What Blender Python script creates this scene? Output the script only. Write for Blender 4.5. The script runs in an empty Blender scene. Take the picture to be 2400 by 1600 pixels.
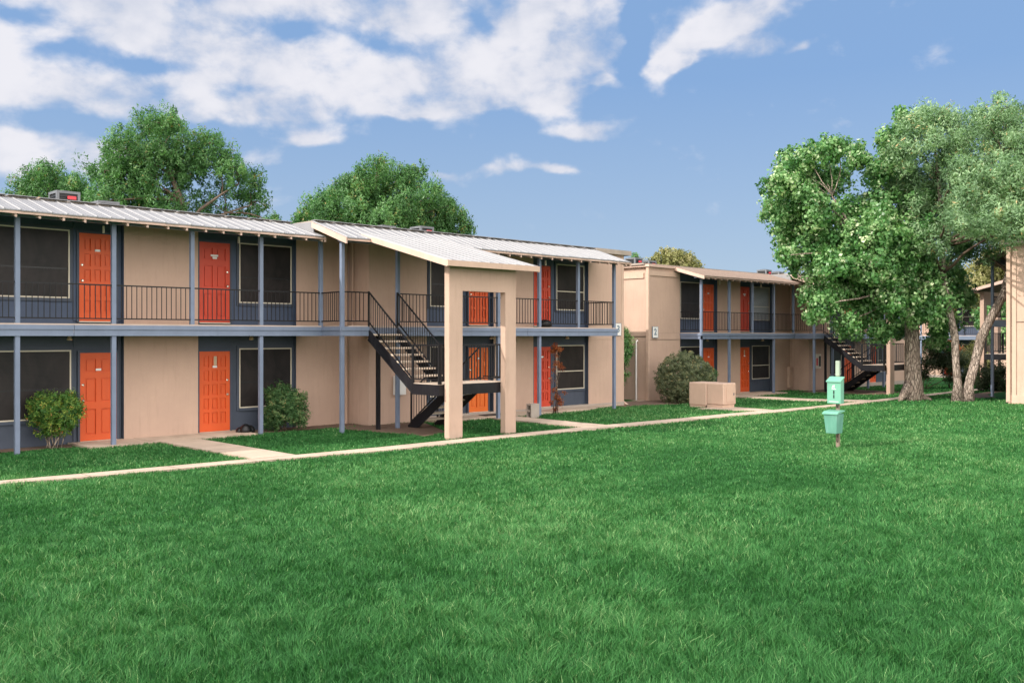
import bpy, math, random
import numpy as np
from mathutils import Vector, Matrix
random.seed(7); RNG = np.random.default_rng(11)
sc = bpy.context.scene
R = math.radians
COL = sc.collection

# ---------------------------------------------------------------- camera
CAM_H = 2.41; FPX = 2221.0; CX = 1200.0; HZ = 787.0
YAW = R(45.4)                       # angle between the view axis and the long facades (world X)
FW = (math.cos(YAW), math.sin(YAW)); RT = (math.sin(YAW), -math.cos(YAW))
cam_d = bpy.data.cameras.new('camera'); cam = bpy.data.objects.new('camera', cam_d); COL.objects.link(cam)
cam.location = (0, 0, CAM_H); cam.rotation_euler = (R(90), 0, YAW - R(90))
cam_d.sensor_width = 36; cam_d.lens = 36 * FPX / 2400; cam_d.shift_y = -13 / 2400
cam_d.clip_start = 0.1; cam_d.clip_end = 5000
sc.camera = cam

# ---------------------------------------------------------------- sun and sky
SUN = Vector((1.3, -0.5, -1.0)).normalized()        # direction the light travels
SUN_STRENGTH = 2.0; SKY_STRENGTH = 0.15
sun_d = bpy.data.lights.new('sun', 'SUN'); sun = bpy.data.objects.new('sun', sun_d); COL.objects.link(sun)
sun_d.energy = SUN_STRENGTH; sun_d.angle = R(0.6); sun_d.color = (1.0, 0.93, 0.84)
sun.rotation_euler = SUN.to_track_quat('-Z', 'Y').to_euler(); sun.location = (-20, 10, 30)
sc.view_settings.view_transform = 'Standard'; sc.view_settings.look = 'None'
sc.view_settings.exposure = 1.3; sc.view_settings.gamma = 1.0

world = bpy.data.worlds.new("World"); sc.world = world; world.use_nodes = True

class NT:
    """small helper to wire node trees"""
    def __init__(s, tree): s.t = tree; s.n = tree.nodes; s.l = tree.links
    def new(s, typ, **kw):
        n = s.n.new(typ)
        for k, v in kw.items(): setattr(n, k, v)
        return n
    def put(s, sock, v):
        if isinstance(v, bpy.types.NodeSocket): s.l.new(v, sock)
        elif v is not None: sock.default_value = v
    def math(s, op, a, b=None, c=None, clamp=False):
        n = s.new('ShaderNodeMath', operation=op); n.use_clamp = clamp
        s.put(n.inputs[0], a); s.put(n.inputs[1], b); s.put(n.inputs[2], c); return n.outputs[0]
    def vmath(s, op, a, b=None):
        n = s.new('ShaderNodeVectorMath', operation=op)
        s.put(n.inputs[0], a); s.put(n.inputs[1], b)
        return n.outputs['Value'] if op == 'DOT_PRODUCT' else n.outputs[0]
    def noise(s, vec, scale, detail=4, rough=0.55, dist=0.0):
        n = s.new('ShaderNodeTexNoise'); s.put(n.inputs['Vector'], vec); n.inputs['Scale'].default_value = scale
        n.inputs['Detail'].default_value = detail; n.inputs['Roughness'].default_value = rough
        n.inputs['Distortion'].default_value = dist; return n.outputs['Fac']
    def ramp(s, fac, stops, interp='LINEAR'):
        n = s.new('ShaderNodeValToRGB'); s.put(n.inputs[0], fac); cr = n.color_ramp; cr.interpolation = interp
        while len(cr.elements) < len(stops): cr.elements.new(0.5)
        for e, (p, c) in zip(cr.elements, stops):
            e.position = p; e.color = (*c, 1) if len(c) == 3 else c
        return n.outputs[0]
    def mix(s, fac, a, b, blend='MIX'):
        n = s.new('ShaderNodeMix', data_type='RGBA', blend_type=blend)
        s.put(n.inputs[0], fac)
        for i, v in ((6, a), (7, b)):
            s.put(n.inputs[i], (*v, 1) if isinstance(v, tuple) and len(v) == 3 else v)
        return n.outputs[2]
    def maprange(s, v, a, b, c, d, typ='SMOOTHSTEP'):
        n = s.new('ShaderNodeMapRange', interpolation_type=typ)
        s.put(n.inputs[0], v)
        for i, x in zip((1, 2, 3, 4), (a, b, c, d)): n.inputs[i].default_value = x
        return n.outputs[0]

w = NT(world.node_tree)
bg = w.n['Background']
sky = w.new('ShaderNodeTexSky', sky_type='NISHITA'); sky.sun_disc = False
sky.sun_elevation = math.asin(-SUN.z); sky.sun_rotation = math.atan2(-SUN.x, -SUN.y)
sky.air_density = 1.0; sky.dust_density = 0.6; sky.ozone_density = 2.0
tc = w.new('ShaderNodeTexCoord'); dirv = tc.outputs['Generated']
fwd = w.vmath('DOT_PRODUCT', dirv, (FW[0], FW[1], 0)); rgt = w.vmath('DOT_PRODUCT', dirv, (RT[0], RT[1], 0))
sep = w.new('ShaderNodeSeparateXYZ'); w.l.new(dirv, sep.inputs[0])
az = w.math('ARCTAN2', rgt, fwd); el = w.math('ARCSINE', sep.outputs[2])
def skypos(x, y):
    a = math.atan((x - CX) / FPX); return a, math.atan((HZ - y) / FPX * math.cos(a))
# clouds: soft ellipses in azimuth/elevation of the sky, broken up by noise
clouds = [(20,28,60,26,0,-.9),(120,118,75,20,-.1,-.7),(330,152,120,22,.05,-1.0),(690,80,90,20,-.15,-.75),(870,98,90,26,-.2,-.8),(1130,40,40,40,.6,-.5),(250,120,90,16,0,-.3),(1480,90,40,90,0,-.9),(1480,20,26,90,0,-.6),(560,225,60,12,0,-.4),(1000,225,120,14,0,-.3),(130,285,220,22,0,-.9),(400,215,40,20,0,-.4),(250,75,300,60,0,1),(560,55,330,75,.1,1),(880,40,330,55,0,.8),(760,165,330,70,0,.95),(1010,160,230,70,0,.85),(1180,110,250,95,.1,1.1),
          (1330,70,120,75,0,1.0),(1290,205,75,38,.15,1),(1385,188,60,14,-.15,.7),(1040,190,170,55,0,.7),(520,200,150,60,0,.95),(450,250,70,26,0,.6),(640,235,110,40,0,.6),
          (90,175,170,62,0,.95),(215,215,90,38,0,.7),(320,195,62,28,0,.95),(60,345,190,48,0,1.35),(0,120,120,60,0,.6),(730,321,62,20,.1,.95),(1365,305,80,24,0,.95),(1190,395,75,14,0,.8),
          (1310,403,55,11,0,.8),(1040,408,38,13,0,.85),(1620,90,85,26,.6,1.05),(1745,35,95,38,.25,.85),(1560,148,38,16,.2,.8),(1700,75,60,26,.2,.5),(1785,112,60,26,.1,.85),(1570,150,40,18,.2,.7),(1890,112,34,12,.2,.6),
          (1915,10,42,9,0,.5),(1140,232,75,24,0,.6),(940,255,65,16,.1,.5),(600,372,70,24,0,.5),(2190,225,60,20,.2,.22),(660,275,50,16,0,.4),(-250,150,260,150,0,.9),(800,-120,900,90,0,.8)]
comb = w.new('ShaderNodeCombineXYZ'); w.put(comb.inputs[0], az); w.put(comb.inputs[1], w.math('MULTIPLY', el, 1.45))
warp = w.new('ShaderNodeTexNoise'); w.l.new(comb.outputs[0], warp.inputs['Vector']); warp.inputs['Scale'].default_value = 14; warp.inputs['Detail'].default_value = 4
wsep = w.new('ShaderNodeSeparateColor'); w.l.new(warp.outputs['Color'], wsep.inputs[0])
azw = w.math('ADD', az, w.math('MULTIPLY', w.math('SUBTRACT', wsep.outputs[0], .5), .055))
elw = w.math('ADD', el, w.math('MULTIPLY', w.math('SUBTRACT', wsep.outputs[1], .5), .035))
tot = None; neg = None
for cx_, cy_, rx_, ry_, tilt, amp in clouds:
    a0, e0 = skypos(cx_, cy_); k = 1 / FPX; ra, re = rx_ * k * 1.15, ry_ * k * 1.15
    da = w.math('SUBTRACT', azw, a0); de = w.math('SUBTRACT', elw, e0)
    ct, st = math.cos(tilt), math.sin(tilt)
    u = w.math('ADD', w.math('MULTIPLY', da, ct / ra), w.math('MULTIPLY', de, st / ra))
    v = w.math('ADD', w.math('MULTIPLY', da, -st / re), w.math('MULTIPLY', de, ct / re))
    r2 = w.math('ADD', w.math('MULTIPLY', u, u), w.math('MULTIPLY', v, v))
    g = w.math('MULTIPLY', w.math('EXPONENT', w.math('MULTIPLY', r2, -1.1)), amp)
    if amp > 0: tot = g if tot is None else w.math('ADD', tot, g)
    else: neg = g if neg is None else w.math('ADD', neg, g)
n1 = w.noise(comb.outputs[0], 17, 7, .55, .15); n2 = w.noise(comb.outputs[0], 9, 3, .5)
dens = w.math('ADD', w.math('ADD', w.math('MINIMUM', tot, .82), w.math('MULTIPLY', neg, .75)), w.math('MULTIPLY', w.math('SUBTRACT', n1, .5), 1.9))
dens = w.math('ADD', dens, w.math('MULTIPLY', w.math('SUBTRACT', n2, .5), .55))
mask = w.maprange(dens, .20, .92, 0, .96)
shade = w.maprange(w.math('ADD', w.math('MULTIPLY', n2, .9), w.math('MULTIPLY', n1, .7)), .62, .98, 0, 1)
haze = w.maprange(el, 0.0, .26, 1, 0, 'LINEAR')
base = w.mix(1.0, sky.outputs[0], (.94, 1.0, 1.14), 'MULTIPLY')
flat = w.mix(haze, (.62, 1.04, 1.76), (1.14, 1.44, 1.78))        # even blue of the photographed sky, in the sky texture's units
base = w.mix(.95, base, flat)
cloudc = w.mix(shade, (1.72, 1.82, 2.12), (2.38, 2.36, 2.50))
front = w.mix(mask, base, cloudc)
# bright cloud added in the unseen sky behind the camera, filling shaded facades
fill_mask = w.maprange(w.math('ADD', fwd, w.math('MULTIPLY', w.math('SUBTRACT', w.noise(dirv, 2.2, 5, .55), .5), .5)), .25, -.25, 0, 1)
fill_col = w.mix(w.noise(dirv, 3.5, 4, .5), (6.6, 6.4, 6.3), (10.6, 9.8, 9.0))
w.l.new(w.mix(fill_mask, front, fill_col), bg.inputs['Color'])
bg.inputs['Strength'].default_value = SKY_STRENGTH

# ---------------------------------------------------------------- helpers
def at(x, y, d):
    """point at view depth d (metres) seen at photo pixel x,y: used to survey positions from the photograph"""
    l = (x - CX) / FPX * d
    return Vector((FW[0]*d + RT[0]*l, FW[1]*d + RT[1]*l, CAM_H + (HZ - y) / FPX * d))
def sst(t, a, b):
    t = np.clip((t - a) / (b - a), 0, 1); return t*t*(3-2*t)
def ground_z(x, y):
    x = np.asarray(x, float); y = np.asarray(y, float)
    z = -0.05 - 0.15 * sst(x, 25, 32) * sst(y, 14, 20) + 0.08 * sst(x, 27, 36) * (1 - sst(y, 12, 16)) - .12 * sst(x, 44, 62)
    return z + 0.012 * np.sin(x * .8 + 1.3) * np.cos(y * .7) * (1 - sst(y, 14, 17))

def mat(name, col, rough=.7, metal=0.0, var=.12, scale=3.0, bump=.0, bscale=40., spec=.4, dirt=None, tint=None, obj=True, fine=.0):
    m = bpy.data.materials.new(name); m.use_nodes = True; t = NT(m.node_tree); b = t.n['Principled BSDF']
    tcn = t.new('ShaderNodeTexCoord'); vec = tcn.outputs['Object']
    c = col
    dark = tuple(x * (1 - var) for x in col); light = tuple(min(1, x * (1 + var)) for x in col)
    if tint: light = tint
    cc = t.ramp(t.noise(vec, scale, 5, .6), [(.3, dark), (.7, light)])
    if fine: cc = t.mix(t.maprange(t.noise(vec, 60, 3, .7), .3, .7, 0, fine), cc, tuple(x * .7 for x in col))
    if dirt:
        dcol, amt = dirt
        sx = t.new('ShaderNodeMapping'); sx.inputs['Scale'].default_value = (5, 5, .6); t.l.new(vec, sx.inputs[0])
        cc = t.mix(t.maprange(t.noise(sx.outputs[0], 1.6, 6, .65), .48, .8, 0, amt), cc, dcol)
    t.l.new(cc, b.inputs['Base Color'])
    b.inputs['Roughness'].default_value = rough; b.inputs['Metallic'].default_value = metal
    b.inputs['Specular IOR Level'].default_value = spec
    if bump:
        bn = t.new('ShaderNodeBump'); bn.inputs['Strength'].default_value = bump; bn.inputs['Distance'].default_value = .02
        t.l.new(t.noise(vec, bscale, 4, .6), bn.inputs['Height']); t.l.new(bn.outputs[0], b.inputs['Normal'])
    return m
TAN = (.50, .355, .28)
def joint_mat(*a, **k):
    m = mat(*a, **k); t = NT(m.node_tree); b = t.n['Principled BSDF']; src = b.inputs['Base Color'].links[0].from_socket
    g = t.new('ShaderNodeNewGeometry'); sp = t.new('ShaderNodeSeparateXYZ'); t.l.new(g.outputs['Position'], sp.inputs[0]); f = None
    for ax, per, ph in ((0, 1.52, .35), (1, 1.9, .62)):     # tooled joints across the slabs
        v = t.math('ABSOLUTE', t.math('SUBTRACT', t.math('FRACT', t.math('ADD', t.math('DIVIDE', sp.outputs[ax], per), ph)), .5))
        v = t.math('LESS_THAN', v, .012/per); f = v if f is None else t.math('MAXIMUM', f, v)
    stain = t.maprange(t.noise(g.outputs['Position'], 1.1, 6, .7), .45, .75, 0, .55)
    c = t.mix(stain, src, (.27, .21, .165)); t.l.new(t.mix(t.math('MULTIPLY', f, .7), c, (.10, .08, .06)), b.inputs['Base Color']); return m
M = {
 'tan': mat('tan_stucco', TAN, .9, var=.07, scale=.9, bump=.35, bscale=55, dirt=((.33,.235,.175), .38), spec=.2),
 'tan_trim': mat('tan_trim_paint', (.53, .38, .295), .75, var=.06, dirt=((.35,.25,.19), .3), bump=.1, bscale=20, spec=.25),
 'trim_light': mat('pale_fascia_paint', (.56, .405, .335), .7, var=.08, dirt=((.40,.29,.21), .35), spec=.25),
 'blue': mat('slate_blue_paint', (.165, .205, .29), .55, var=.10, scale=2, dirt=((.10,.13,.19), .35), bump=.12, bscale=14),
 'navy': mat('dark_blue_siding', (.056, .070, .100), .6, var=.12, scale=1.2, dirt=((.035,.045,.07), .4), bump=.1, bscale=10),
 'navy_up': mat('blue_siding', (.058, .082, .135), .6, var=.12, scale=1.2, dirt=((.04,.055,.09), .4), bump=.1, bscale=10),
 'orange': mat('orange_door_paint', (.63, .095, .020), .5, var=.07, scale=1.5, dirt=((.45,.06,.02), .25)),
 'red': mat('red_orange_door_paint', (.54, .060, .028), .5, var=.07, scale=1.5, dirt=((.42,.05,.03), .25)),
 'amber': mat('amber_door_paint', (.70, .15, .022), .5, var=.07, scale=1.5, dirt=((.45,.09,.02), .25)),
 'cream': mat('cream_window_frame', (.60, .54, .44), .5, var=.05, spec=.3),
 'deck': mat('balcony_concrete', (.46, .37, .31), .85, var=.12, scale=2.5, bump=.2, bscale=30),
 'concrete': joint_mat('path_concrete', (.52, .41, .32), .9, var=.13, scale=1.3, bump=.3, bscale=45, dirt=((.33,.26,.20), .5), fine=.35),
 'soil': mat('bare_soil', (.16, .105, .075), .95, var=.35, scale=7, bump=.8, bscale=25, fine=.5),
 'roof': mat('white_metal_roof', (.245, .245, .255), .6, metal=.03, var=.10, scale=1.3, dirt=((.23,.225,.22), .65), fine=.12),
 'rib': mat('sunlit_white_rib', (.30, .30, .31), .55, metal=.03, var=.08),  # roof metal lightened to paint in the sun-facing seam sides
 'shingle': mat('brown_shingles', (.30, .215, .165), .95, var=.22, scale=9, bump=.6, bscale=28, fine=.6),
 'flat': mat('flat_roof_felt', (.34, .29, .25), .95, var=.15, scale=2),
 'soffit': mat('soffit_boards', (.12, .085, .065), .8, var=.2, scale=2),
 'black': mat('black_iron', (.010, .010, .012), .45, var=.2, spec=.3),
 'iron': mat('black_steel_stringer', (.010, .010, .013), .4, var=.3, scale=3, spec=.25, dirt=((.06,.06,.06), .25)),
 'tread': mat('concrete_tread', (.56, .46, .37), .85, var=.15, scale=6, bump=.2),
 'chrome': mat('brass_knob', (.75, .70, .60), .25, metal=1, var=.05),
 'white': mat('white_plate', (.75, .74, .72), .5, var=.05),
 'ac': mat('grey_ac_casing', (.15, .16, .175), .5, var=.15, metal=.2),
 'acgrill': mat('dark_ac_louvres', (.02, .021, .024), .5, var=.2),
 'acred': mat('red_badge', (.55, .045, .06), .4, var=.05),
 'mint': mat('mint_green_enamel', (.15, .37, .27), .35, var=.06, dirt=((.16,.42,.31), .35)),
 'mint_dark': mat('weathered_mint_enamel', (.11, .29, .22), .45, var=.10, dirt=((.30,.48,.42), .45)),
 'mint_pale': mat('pale_mint_post_cap', (.30, .37, .29), .6, var=.1),
 'galv': mat('weathered_post', (.22, .17, .13), .7, var=.25, scale=8),
 'block': mat('grey_block', (.36, .31, .27), .95, var=.1, bump=.5, bscale=60),
 'numeral': mat('slate_numeral', (.12, .19, .26), .5, var=.03),
 'brass': mat('pale_fixture', (.50, .38, .25), .4, var=.1),
 'terra': mat('rust_cap', (.42, .25, .12), .7, var=.15),
 'plastic': mat('black_plastic', (.008, .008, .010), .35, var=.2),
 'utility': mat('tan_cabinet_paint', (.54, .385, .30), .55, var=.05, dirt=((.40,.29,.22), .4)),
 'mat_': mat('door_mat_fibre', (.06, .055, .05), .95, var=.3, scale=20),
}
def pane_mat():
    m = bpy.data.materials.new('dark_window_screen'); m.use_nodes = True; t = NT(m.node_tree); b = t.n['Principled BSDF']
    tcn = t.new('ShaderNodeTexCoord'); mp = t.new('ShaderNodeMapping'); mp.inputs['Scale'].default_value = (1, 1, .7)
    t.l.new(tcn.outputs['Object'], mp.inputs[0])
    c = t.ramp(t.noise(mp.outputs[0], 1.6, 4, .6, .8), [(.35, (.008, .0075, .008)), (.75, (.034, .027, .026))])
    wv = t.new('ShaderNodeTexWave', wave_type='BANDS', bands_direction='Z'); wv.inputs['Scale'].default_value = 11; t.l.new(tcn.outputs['Object'], wv.inputs[0])
    t.l.new(t.mix(t.math('MULTIPLY', wv.outputs['Fac'], .25), c, (.045, .042, .045)), b.inputs['Base Color'])
    b.inputs['Roughness'].default_value = .4; b.inputs['Specular IOR Level'].default_value = .2
    return m
M['pane'] = pane_mat()
def blinds_mat():
    m = bpy.data.materials.new('white_blinds'); m.use_nodes = True; t = NT(m.node_tree); b = t.n['Principled BSDF']
    tcn = t.new('ShaderNodeTexCoord'); wv = t.new('ShaderNodeTexWave', wave_type='BANDS', bands_direction='Z'); wv.inputs['Scale'].default_value = 6
    wv.inputs['Distortion'].default_value = 1.2
    t.l.new(tcn.outputs['Object'], wv.inputs[0])
    t.l.new(t.ramp(wv.outputs['Fac'], [(.35, (.03, .03, .03)), (.6, (.42, .42, .42))]), b.inputs['Base Color']); b.inputs['Roughness'].default_value = .3
    return m
M['blinds'] = blinds_mat()

class MB:
    def __init__(s): s.v = []; s.f = []
    def box(s, x0, x1, y0, y1, z0, z1):
        s.hexa([(x0,y0,z0),(x1,y0,z0),(x1,y1,z0),(x0,y1,z0),(x0,y0,z1),(x1,y0,z1),(x1,y1,z1),(x0,y1,z1)]); return s
    def hexa(s, p):
        n = len(s.v); s.v += [tuple(q) for q in p]
        s.f += [(n,n+3,n+2,n+1),(n+4,n+5,n+6,n+7),(n,n+1,n+5,n+4),(n+1,n+2,n+6,n+5),(n+2,n+3,n+7,n+6),(n+3,n,n+4,n+7)]; return s
    def bar(s, a, b, wd, h=None, up=(0,0,1)):
        a, b = Vector(a), Vector(b); h = h or wd; d = (b - a).normalized(); up = Vector(up)
        if abs(d.dot(up)) > .98: up = Vector((0, 1, 0))
        sd = d.cross(up).normalized() * wd / 2; u = sd.cross(d).normalized() * h / 2
        s.hexa([a-sd-u, a+sd-u, b+sd-u, b-sd-u, a-sd+u, a+sd+u, b+sd+u, b-sd+u]); return s
    def prism(s, pts, axis, lo, hi):
        """2-D outline pts extruded along axis ('x','y','z') between lo and hi"""
        n = len(s.v); k = len(pts)
        def mk(p, t): return {'x': (t, p[0], p[1]), 'y': (p[0], t, p[1]), 'z': (p[0], p[1], t)}[axis]
        s.v += [mk(p, lo) for p in pts] + [mk(p, hi) for p in pts]
        s.f += [tuple(range(n, n+k)), tuple(range(n+2*k-1, n+k-1, -1))]
        s.f += [(n+i, n+k+i, n+k+(i+1) % k, n+(i+1) % k) for i in range(k)]; return s
    def tube(s, pts, rad, sides=8, wob=0):
        pts = [Vector(p) for p in pts]; n0 = len(s.v); N = len(pts)
        if not hasattr(rad, '__len__'): rad = [rad] * N
        ref = Vector((.3, .9, .1))
        for i, p in enumerate(pts):
            d = (pts[min(i+1, N-1)] - pts[max(i-1, 0)]).normalized()
            a = d.cross(ref)
            if a.length < .1: a = d.cross(Vector((1, 0, 0)))
            a.normalize(); b = d.cross(a)
            for k in range(sides):
                t = 2 * math.pi * k / sides; r = rad[i] * (1 + wob * random.uniform(-1, 1))
                s.v.append(tuple(p + a * math.cos(t) * r + b * math.sin(t) * r))
        for i in range(N-1):
            for k in range(sides):
                q = n0 + i*sides; k2 = (k+1) % sides
                s.f.append((q+k, q+k2, q+sides+k2, q+sides+k))
        s.f.append(tuple(n0+k for k in range(sides))[::-1]); s.f.append(tuple(n0+(N-1)*sides+k for k in range(sides))); return s
    def lathe(s, c, prof, sides=14):
        n0 = len(s.v)
        for r, z in prof:
            for k in range(sides):
                t = 2*math.pi*k/sides; s.v.append((c[0]+r*math.cos(t), c[1]+r*math.sin(t), c[2]+z))
        for i in range(len(prof)-1):
            for k in range(sides):
                q = n0+i*sides; k2 = (k+1) % sides; s.f.append((q+k, q+k2, q+sides+k2, q+sides+k))
        s.f.append(tuple(n0+k for k in range(sides))[::-1]); s.f.append(tuple(n0+(len(prof)-1)*sides+k for k in range(sides))); return s

ORG = {}
def build(mb, name, m, parent=None, smooth=False, bevel=0, label=None):
    """link the collected shapes as one mesh object, its origin at its own centre; coordinates are in the thing's frame"""
    v = np.array(mb.v, float); c = (v.min(0) + v.max(0)) / 2
    if parent is None: c[2] = v[:, 2].min()
    me = bpy.data.meshes.new(name); me.from_pydata((v - c).tolist(), [], mb.f)
    me.materials.append(m if not isinstance(m, str) else M[m])
    import bmesh
    bm = bmesh.new(); bm.from_mesh(me); bmesh.ops.recalc_face_normals(bm, faces=bm.faces)
    if bevel: bmesh.ops.bevel(bm, geom=list(bm.edges), offset=bevel, segments=2, affect='EDGES', profile=.5)
    bm.to_mesh(me); bm.free()
    if smooth: me.shade_smooth()
    o = bpy.data.objects.new(name, me); COL.objects.link(o)
    po = ORG[parent.name] if parent else np.zeros(3)
    o.parent = parent; o.location = tuple(c - po); ORG[o.name] = c
    if label: o['label'] = label
    return o
def tag(o, label=None, cat=None, group=None, kind=None):
    if label: o['label'] = label
    if cat: o['category'] = cat
    if group: o['group'] = group
    if kind: o['kind'] = kind
    return o
def thing(name, ref, label, cat, group=None, world_loc=None, rz=0):
    o = bpy.data.objects.new(name, None); COL.objects.link(o); ORG[o.name] = np.array(ref, float)
    o.empty_display_size = .3
    o.location = world_loc if world_loc is not None else ref; o.rotation_euler = (0, 0, rz)
    return tag(o, label, cat, group)
def copy_tree(o, parent=None):
    c = o.copy(); COL.objects.link(c); c.parent = parent
    for ch in o.children: copy_tree(ch, c)
    return c

# ---------------------------------------------------------------- ground, paths
def axis(lo, hi, step, far):
    a = list(np.arange(lo, hi + .01, step)); s = step
    while a[-1] < far: s *= 1.35; a.append(a[-1] + s)
    s = step
    while a[0] > -far: s *= 1.35; a.insert(0, a[0] - s)
    return a
def grass_ground_mat():
    m = bpy.data.materials.new('lawn_ground'); m.use_nodes = True; t = NT(m.node_tree); b = t.n['Principled BSDF']
    g = t.new('ShaderNodeNewGeometry'); pos = g.outputs['Position']
    a = t.ramp(t.noise(pos, .35, 5, .6), [(.3, (.022, .085, .022)), (.7, (.045, .150, .042))])
    a = t.mix(t.maprange(t.noise(pos, 30, 4, .7), .35, .7, 0, .6), a, (.008, .050, .012))
    t.l.new(a, b.inputs['Base Color']); b.inputs['Roughness'].default_value = .95; b.inputs['Specular IOR Level'].default_value = .1
    bn = t.new('ShaderNodeBump'); bn.inputs['Distance'].default_value = .05; t.l.new(t.noise(pos, 35, 5, .7), bn.inputs['Height']); t.l.new(bn.outputs[0], b.inputs['Normal'])
    return m
gx = axis(-6, 66, 1.0, 1800); gy = axis(-6, 50, 1.0, 1800)
GX, GY = np.meshgrid(gx, gy); GZ = ground_z(GX, GY)
me = bpy.data.meshes.new('ground'); nx = len(gx)
me.from_pydata(np.stack([GX.ravel(), GY.ravel(), GZ.ravel()], 1).tolist(), [],
               [(j*nx+i, j*nx+i+1, (j+1)*nx+i+1, (j+1)*nx+i) for j in range(len(gy)-1) for i in range(nx-1)])
me.materials.append(grass_ground_mat()); me.shade_smooth()
o = bpy.data.objects.new('ground', me); COL.objects.link(o); tag(o, 'green lawn ground between the apartment blocks', 'lawn', kind='structure')

KEEP_OFF = []          # polygons without grass: (outline, soft?)
def strip(name, back, front, m, label, lift=.035, off=True, joints=0, noise_edge=0):
    """ground strip between two outlines (lists of x,y with equal length), following the ground"""
    mb = MB(); n = len(back)
    bk, fr = [], []
    for i in range(n-1):
        k = max(1, int(abs(back[i+1][0]-back[i][0]) + abs(back[i+1][1]-back[i][1])))
        for j in range(k):
            t = j/k
            bk.append((back[i][0]*(1-t)+back[i+1][0]*t, back[i][1]*(1-t)+back[i+1][1]*t)); fr.append((front[i][0]*(1-t)+front[i+1][0]*t, front[i][1]*(1-t)+front[i+1][1]*t))
    bk.append(back[-1]); fr.append(front[-1])
    N = len(bk)
    for (x, y) in bk + fr:
        z = float(ground_z(x, y)); mb.v.append((x, y, z + lift))
    for (x, y) in bk + fr:
        z = float(ground_z(x, y)); mb.v.append((x, y, z - .12))
    for i in range(N-1):
        mb.f.append((i, i+1, N+i+1, N+i)); mb.f.append((N+i, N+i+1, 3*N+i+1, 3*N+i)); mb.f.append((i, 2*N+i, 2*N+i+1, i+1))
    mb.f.append((0, N, 3*N, 2*N)); mb.f.append((N-1, 3*N-1, 4*N-1, 2*N-1))
    o = build(mb, name, m); tag(o, label, name.replace('_', ' '), kind='structure')
    if off: KEEP_OFF.append(back + front[::-1])
    return o
SW_B = [(-8, 17.95), (5.04, 17.33), (7.15, 17.12), (10.63, 16.84), (12.55, 16.74), (16.76, 16.70), (19.83, 16.61), (23.16, 16.40), (28.3, 16.25), (32.3, 16.22), (37.8, 16.3), (60, 16.5)]
SW_F = [(-8, 17.55), (4.93, 16.93), (6.96, 16.66), (9.6, 16.52), (12.11, 16.20), (15.26, 16.17), (18.1, 16.14), (22.5, 15.87), (27.1, 15.62), (31.1, 15.62), (37.8, 15.7), (60, 15.9)]
strip('sidewalk', SW_B, SW_F, 'concrete', 'long narrow concrete sidewalk across the lawn', .04)
strip('door_path', [(9.5, 22.19), (9.5, 16.9)], [(10.43, 22.19), (10.42, 16.83)], 'concrete', 'concrete path from the left doors to the sidewalk', .044)
strip('apron', [(7.9, 22.34), (12.1, 22.34)], [(7.9, 21.05), (12.0, 21.15)], 'concrete', 'concrete apron along the left ground floor doors', .048)
strip('stair_path', [(19.2, 21.2), (19.05, 16.6)], [(20.2, 21.2), (19.95, 16.6)], 'concrete', 'concrete path from the centre door to the sidewalk', .044)
strip('porch_slab', [(17.3, 21.24), (26.4, 21.24)], [(17.3, 20.55), (23.4, 20.35)], 'concrete', 'low concrete slab along the right ground floor doors', .07)
strip('far_door_path', [(35.1, 23.1), (34.6, 16.25)], [(36.1, 23.1), (35.5, 16.25)], 'concrete', 'concrete path to the far block', .044)
strip('far_apron', [(34.3, 23.2), (39.2, 23.2)], [(34.3, 21.9), (39.2, 21.9)], 'concrete', 'concrete apron of the far block', .048)
strip('cabinet_path', [(26.9, 18.4), (27.3, 16.3)], [(29.0, 18.5), (28.2, 16.3)], 'concrete', 'concrete pad under the utility cabinet', .041)
strip('soil_bed', [(-4, 22.34), (7.88, 22.34)], [(-4, 21.75), (7.88, 21.75)], 'soil', 'bare soil strip under the left window', .012)
strip('soil_bed', [(12.15, 22.34), (15.4, 22.2)], [(12.15, 21.6), (15.4, 21.2)], 'soil', 'bare soil below the shrub beside the post', .012)
strip('soil_bed', [(14.3, 21.2), (17.25, 21.2)], [(14.8, 18.0), (15.8, 18.4)], 'soil', 'bare soil under the outdoor staircase', .012)
strip('soil_bed', [(26.5, 23.1), (33.2, 23.1)], [(25.6, 20.6), (32.6, 20.9)], 'soil', 'bare soil around the large round shrub', .012)
strip('soil_bed', [(40.6, 22.1), (44, 22.1)], [(40.4, 18.2), (43.4, 18.2)], 'soil', 'bare soil under the far staircase', .012)
strip('soil_bed', [(38.6, 14.8), (60, 14.8)], [(37.6, 11.3), (60, 11.3)], 'soil', 'bare soil strip along the right block', .012)

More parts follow.
